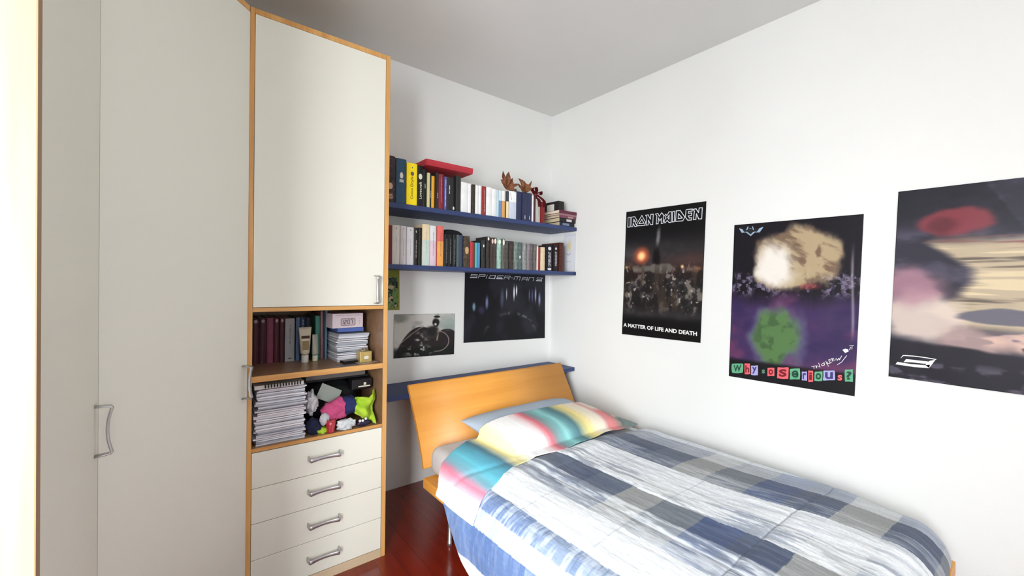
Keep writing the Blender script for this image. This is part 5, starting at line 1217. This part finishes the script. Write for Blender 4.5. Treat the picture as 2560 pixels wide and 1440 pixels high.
# three-coloured scarf: pink, navy and lime
sc = thing('scarf', 'rolled fleece scarf in pink, navy and lime', 'scarf', (-1.79, -0.53, ZB))
def roll(bm, pts, rads, n=40, seed=0, floor=ZB):
    from mathutils import noise
    pts = [Vector(p) for p in smoothp([tuple(p) for p in pts], 10)]; m_ = len(pts); rings = []
    rr = smoothp([tuple(r) for r in rads], 10)
    for i, p in enumerate(pts):
        t_ = (pts[min(i+1, m_-1)]-pts[max(i-1, 0)]).normalized(); a = t_.cross(Vector((0, 0, 1))).normalized(); b_ = a.cross(t_).normalized()
        ring = []
        for k in range(n):
            an = 2*math.pi*k/n; q = p+a*rr[i][0]*math.cos(an)+b_*rr[i][1]*math.sin(an)
            rdir = (a*math.cos(an)+b_*math.sin(an)); q += rdir*(0.010*noise.noise(Vector((q.x*22, q.y*22, q.z*60))+Vector((seed, 0, 0)))+0.004*noise.noise(q*130))
            q.z = max(q.z, floor); ring.append(bm.verts.new(q))
        rings.append(ring)
    for A, C in zip(rings, rings[1:]):
        for k in range(n): bm.faces.new((A[k], A[(k+1) % n], C[(k+1) % n], C[k]))
    bm.faces.new(rings[0]); bm.faces.new(rings[-1])
fl = dict(rough=0.95, bump=0.4, bscale=250)
bm = bmesh.new(); roll(bm, [(-1.905, -0.53, 0.705), (-1.875, -0.535, 0.715), (-1.845, -0.535, 0.725), (-1.815, -0.53, 0.730)], [(0.028, 0.030), (0.04, 0.046), (0.04, 0.046), (0.038, 0.043)])
obj('pink_section', bm, mat('pink_fleece', rgb(206, 84, 132), **fl), sc, smooth=True)
bm = bmesh.new(); roll(bm, [(-1.818, -0.53, 0.730), (-1.79, -0.528, 0.733), (-1.765, -0.525, 0.735)], [(0.0385, 0.0435), (0.038, 0.042), (0.036, 0.040)], seed=2)
obj('navy_section', bm, mat('navy_fleece', rgb(38, 48, 96), **fl), sc, smooth=True)
# the lime end is opened out and stands up in folds
nu, nv = 40, 34
u = np.linspace(0, 1, nu)[:, None]+np.zeros((1, nv)); v = np.linspace(0, 1, nv)[None, :]+np.zeros((nu, 1))
X_ = -1.768+0.100*u-0.010*v*u; Zb = 0.775-0.020*u+0.035*sm(0.55, 1.0, u)*1.0; Zl = 0.695-0.055*u
Z_ = Zl*v+Zb*(1-v)-0.0*u
Y_ = -0.565+0.018*np.sin(u*7+v*3.0)+0.014*np.sin(v*9-u*4)+0.03*u*(1-v)+0.022*(fbm(u*3+v*1.5, v*4-u*2, 4, 33)-0.5)
me = grid_mesh('lime', np.stack([X_, Y_, np.maximum(Z_, ZB+0.0005)], -1).reshape(-1, 3), nu, nv)
o = link('lime_section', me, mat('lime_fleece', rgb(178, 214, 58), **fl), sc, smooth=True); s_ = o.modifiers.new('thickness', 'SOLIDIFY'); s_.thickness = 0.006
lump('pompom', None, None, (-1.905, -0.570, 0.700), (0.021, 0.014, 0.027), mat('white_fluff', rgb(206, 206, 212), 0.95, bump=0.6, bscale=200), 12, 0.25, 3, 6, parent=sc)
lump('glove', 'dark navy knitted glove beside the left-hand stack', 'glove', (-1.948, -0.555, 0.672), (0.028, 0.03, 0.036), mat('navy_knit', rgb(26, 30, 58), 0.95, bump=0.4, bscale=200), 21, 0.25, zfloor=ZB)
lump('cloth', 'small lime green cloth on the shelf left of the red glass', 'cloth', (-1.914, -0.560, 0.648), (0.024, 0.022, 0.016), mat('lime_fleece', None), 25, 0.25, zfloor=ZB)
gl = thing('candle_glass', 'small red glass in front of the pink scarf', 'glass', (-1.879, -0.588, ZB))
bm = bmesh.new(); lathe(bm, [(0.0175, 0.0), (0.0190, 0.003), (0.0165, 0.010), (0.0200, 0.030), (0.0215, 0.058), (0.0200, 0.058), (0.0185, 0.030), (0.0150, 0.012)], (-1.880, -0.575, ZB+0.0002), 24)
obj('glass_body', bm, mat('red_glass', rgb(176, 34, 52), 0.15, var=0.05, spec=0.6, coat=0.5), gl, smooth=True)
lump('plastic_bag', 'crinkled clear plastic wrapping with white bits, right of the red glass', 'bag', (-1.816, -0.583, 0.662), (0.040, 0.014, 0.027), mat('clear_plastic', rgb(206, 212, 214), 0.12, var=0.2, scale=60, spec=0.6, coat=0.4), 31, 0.32, 4, 5, zfloor=ZB)
kc = thing('hair_clip', 'dark hair clip with white beads at the right of the lower bay', 'hair clip', (-1.730, -0.585, ZB))
lump('clip', None, None, (-1.735, -0.583, 0.654), (0.034, 0.010, 0.013), mat('dark_violet_plastic', rgb(38, 32, 58), 0.35), 41, 0.3, 3, 5, parent=kc, zfloor=ZB)
for k, (x_, z_) in enumerate(((-1.755, 0.668), (-1.742, 0.667), (-1.728, 0.674))):
    bm = bmesh.new(); bmesh.ops.create_icosphere(bm, subdivisions=2, radius=0.0065, matrix=Matrix.Translation(Vector((x_, -0.590, z_)))); obj('bead', bm, mat('white_bead', rgb(226, 226, 228), 0.3), kc, smooth=True)
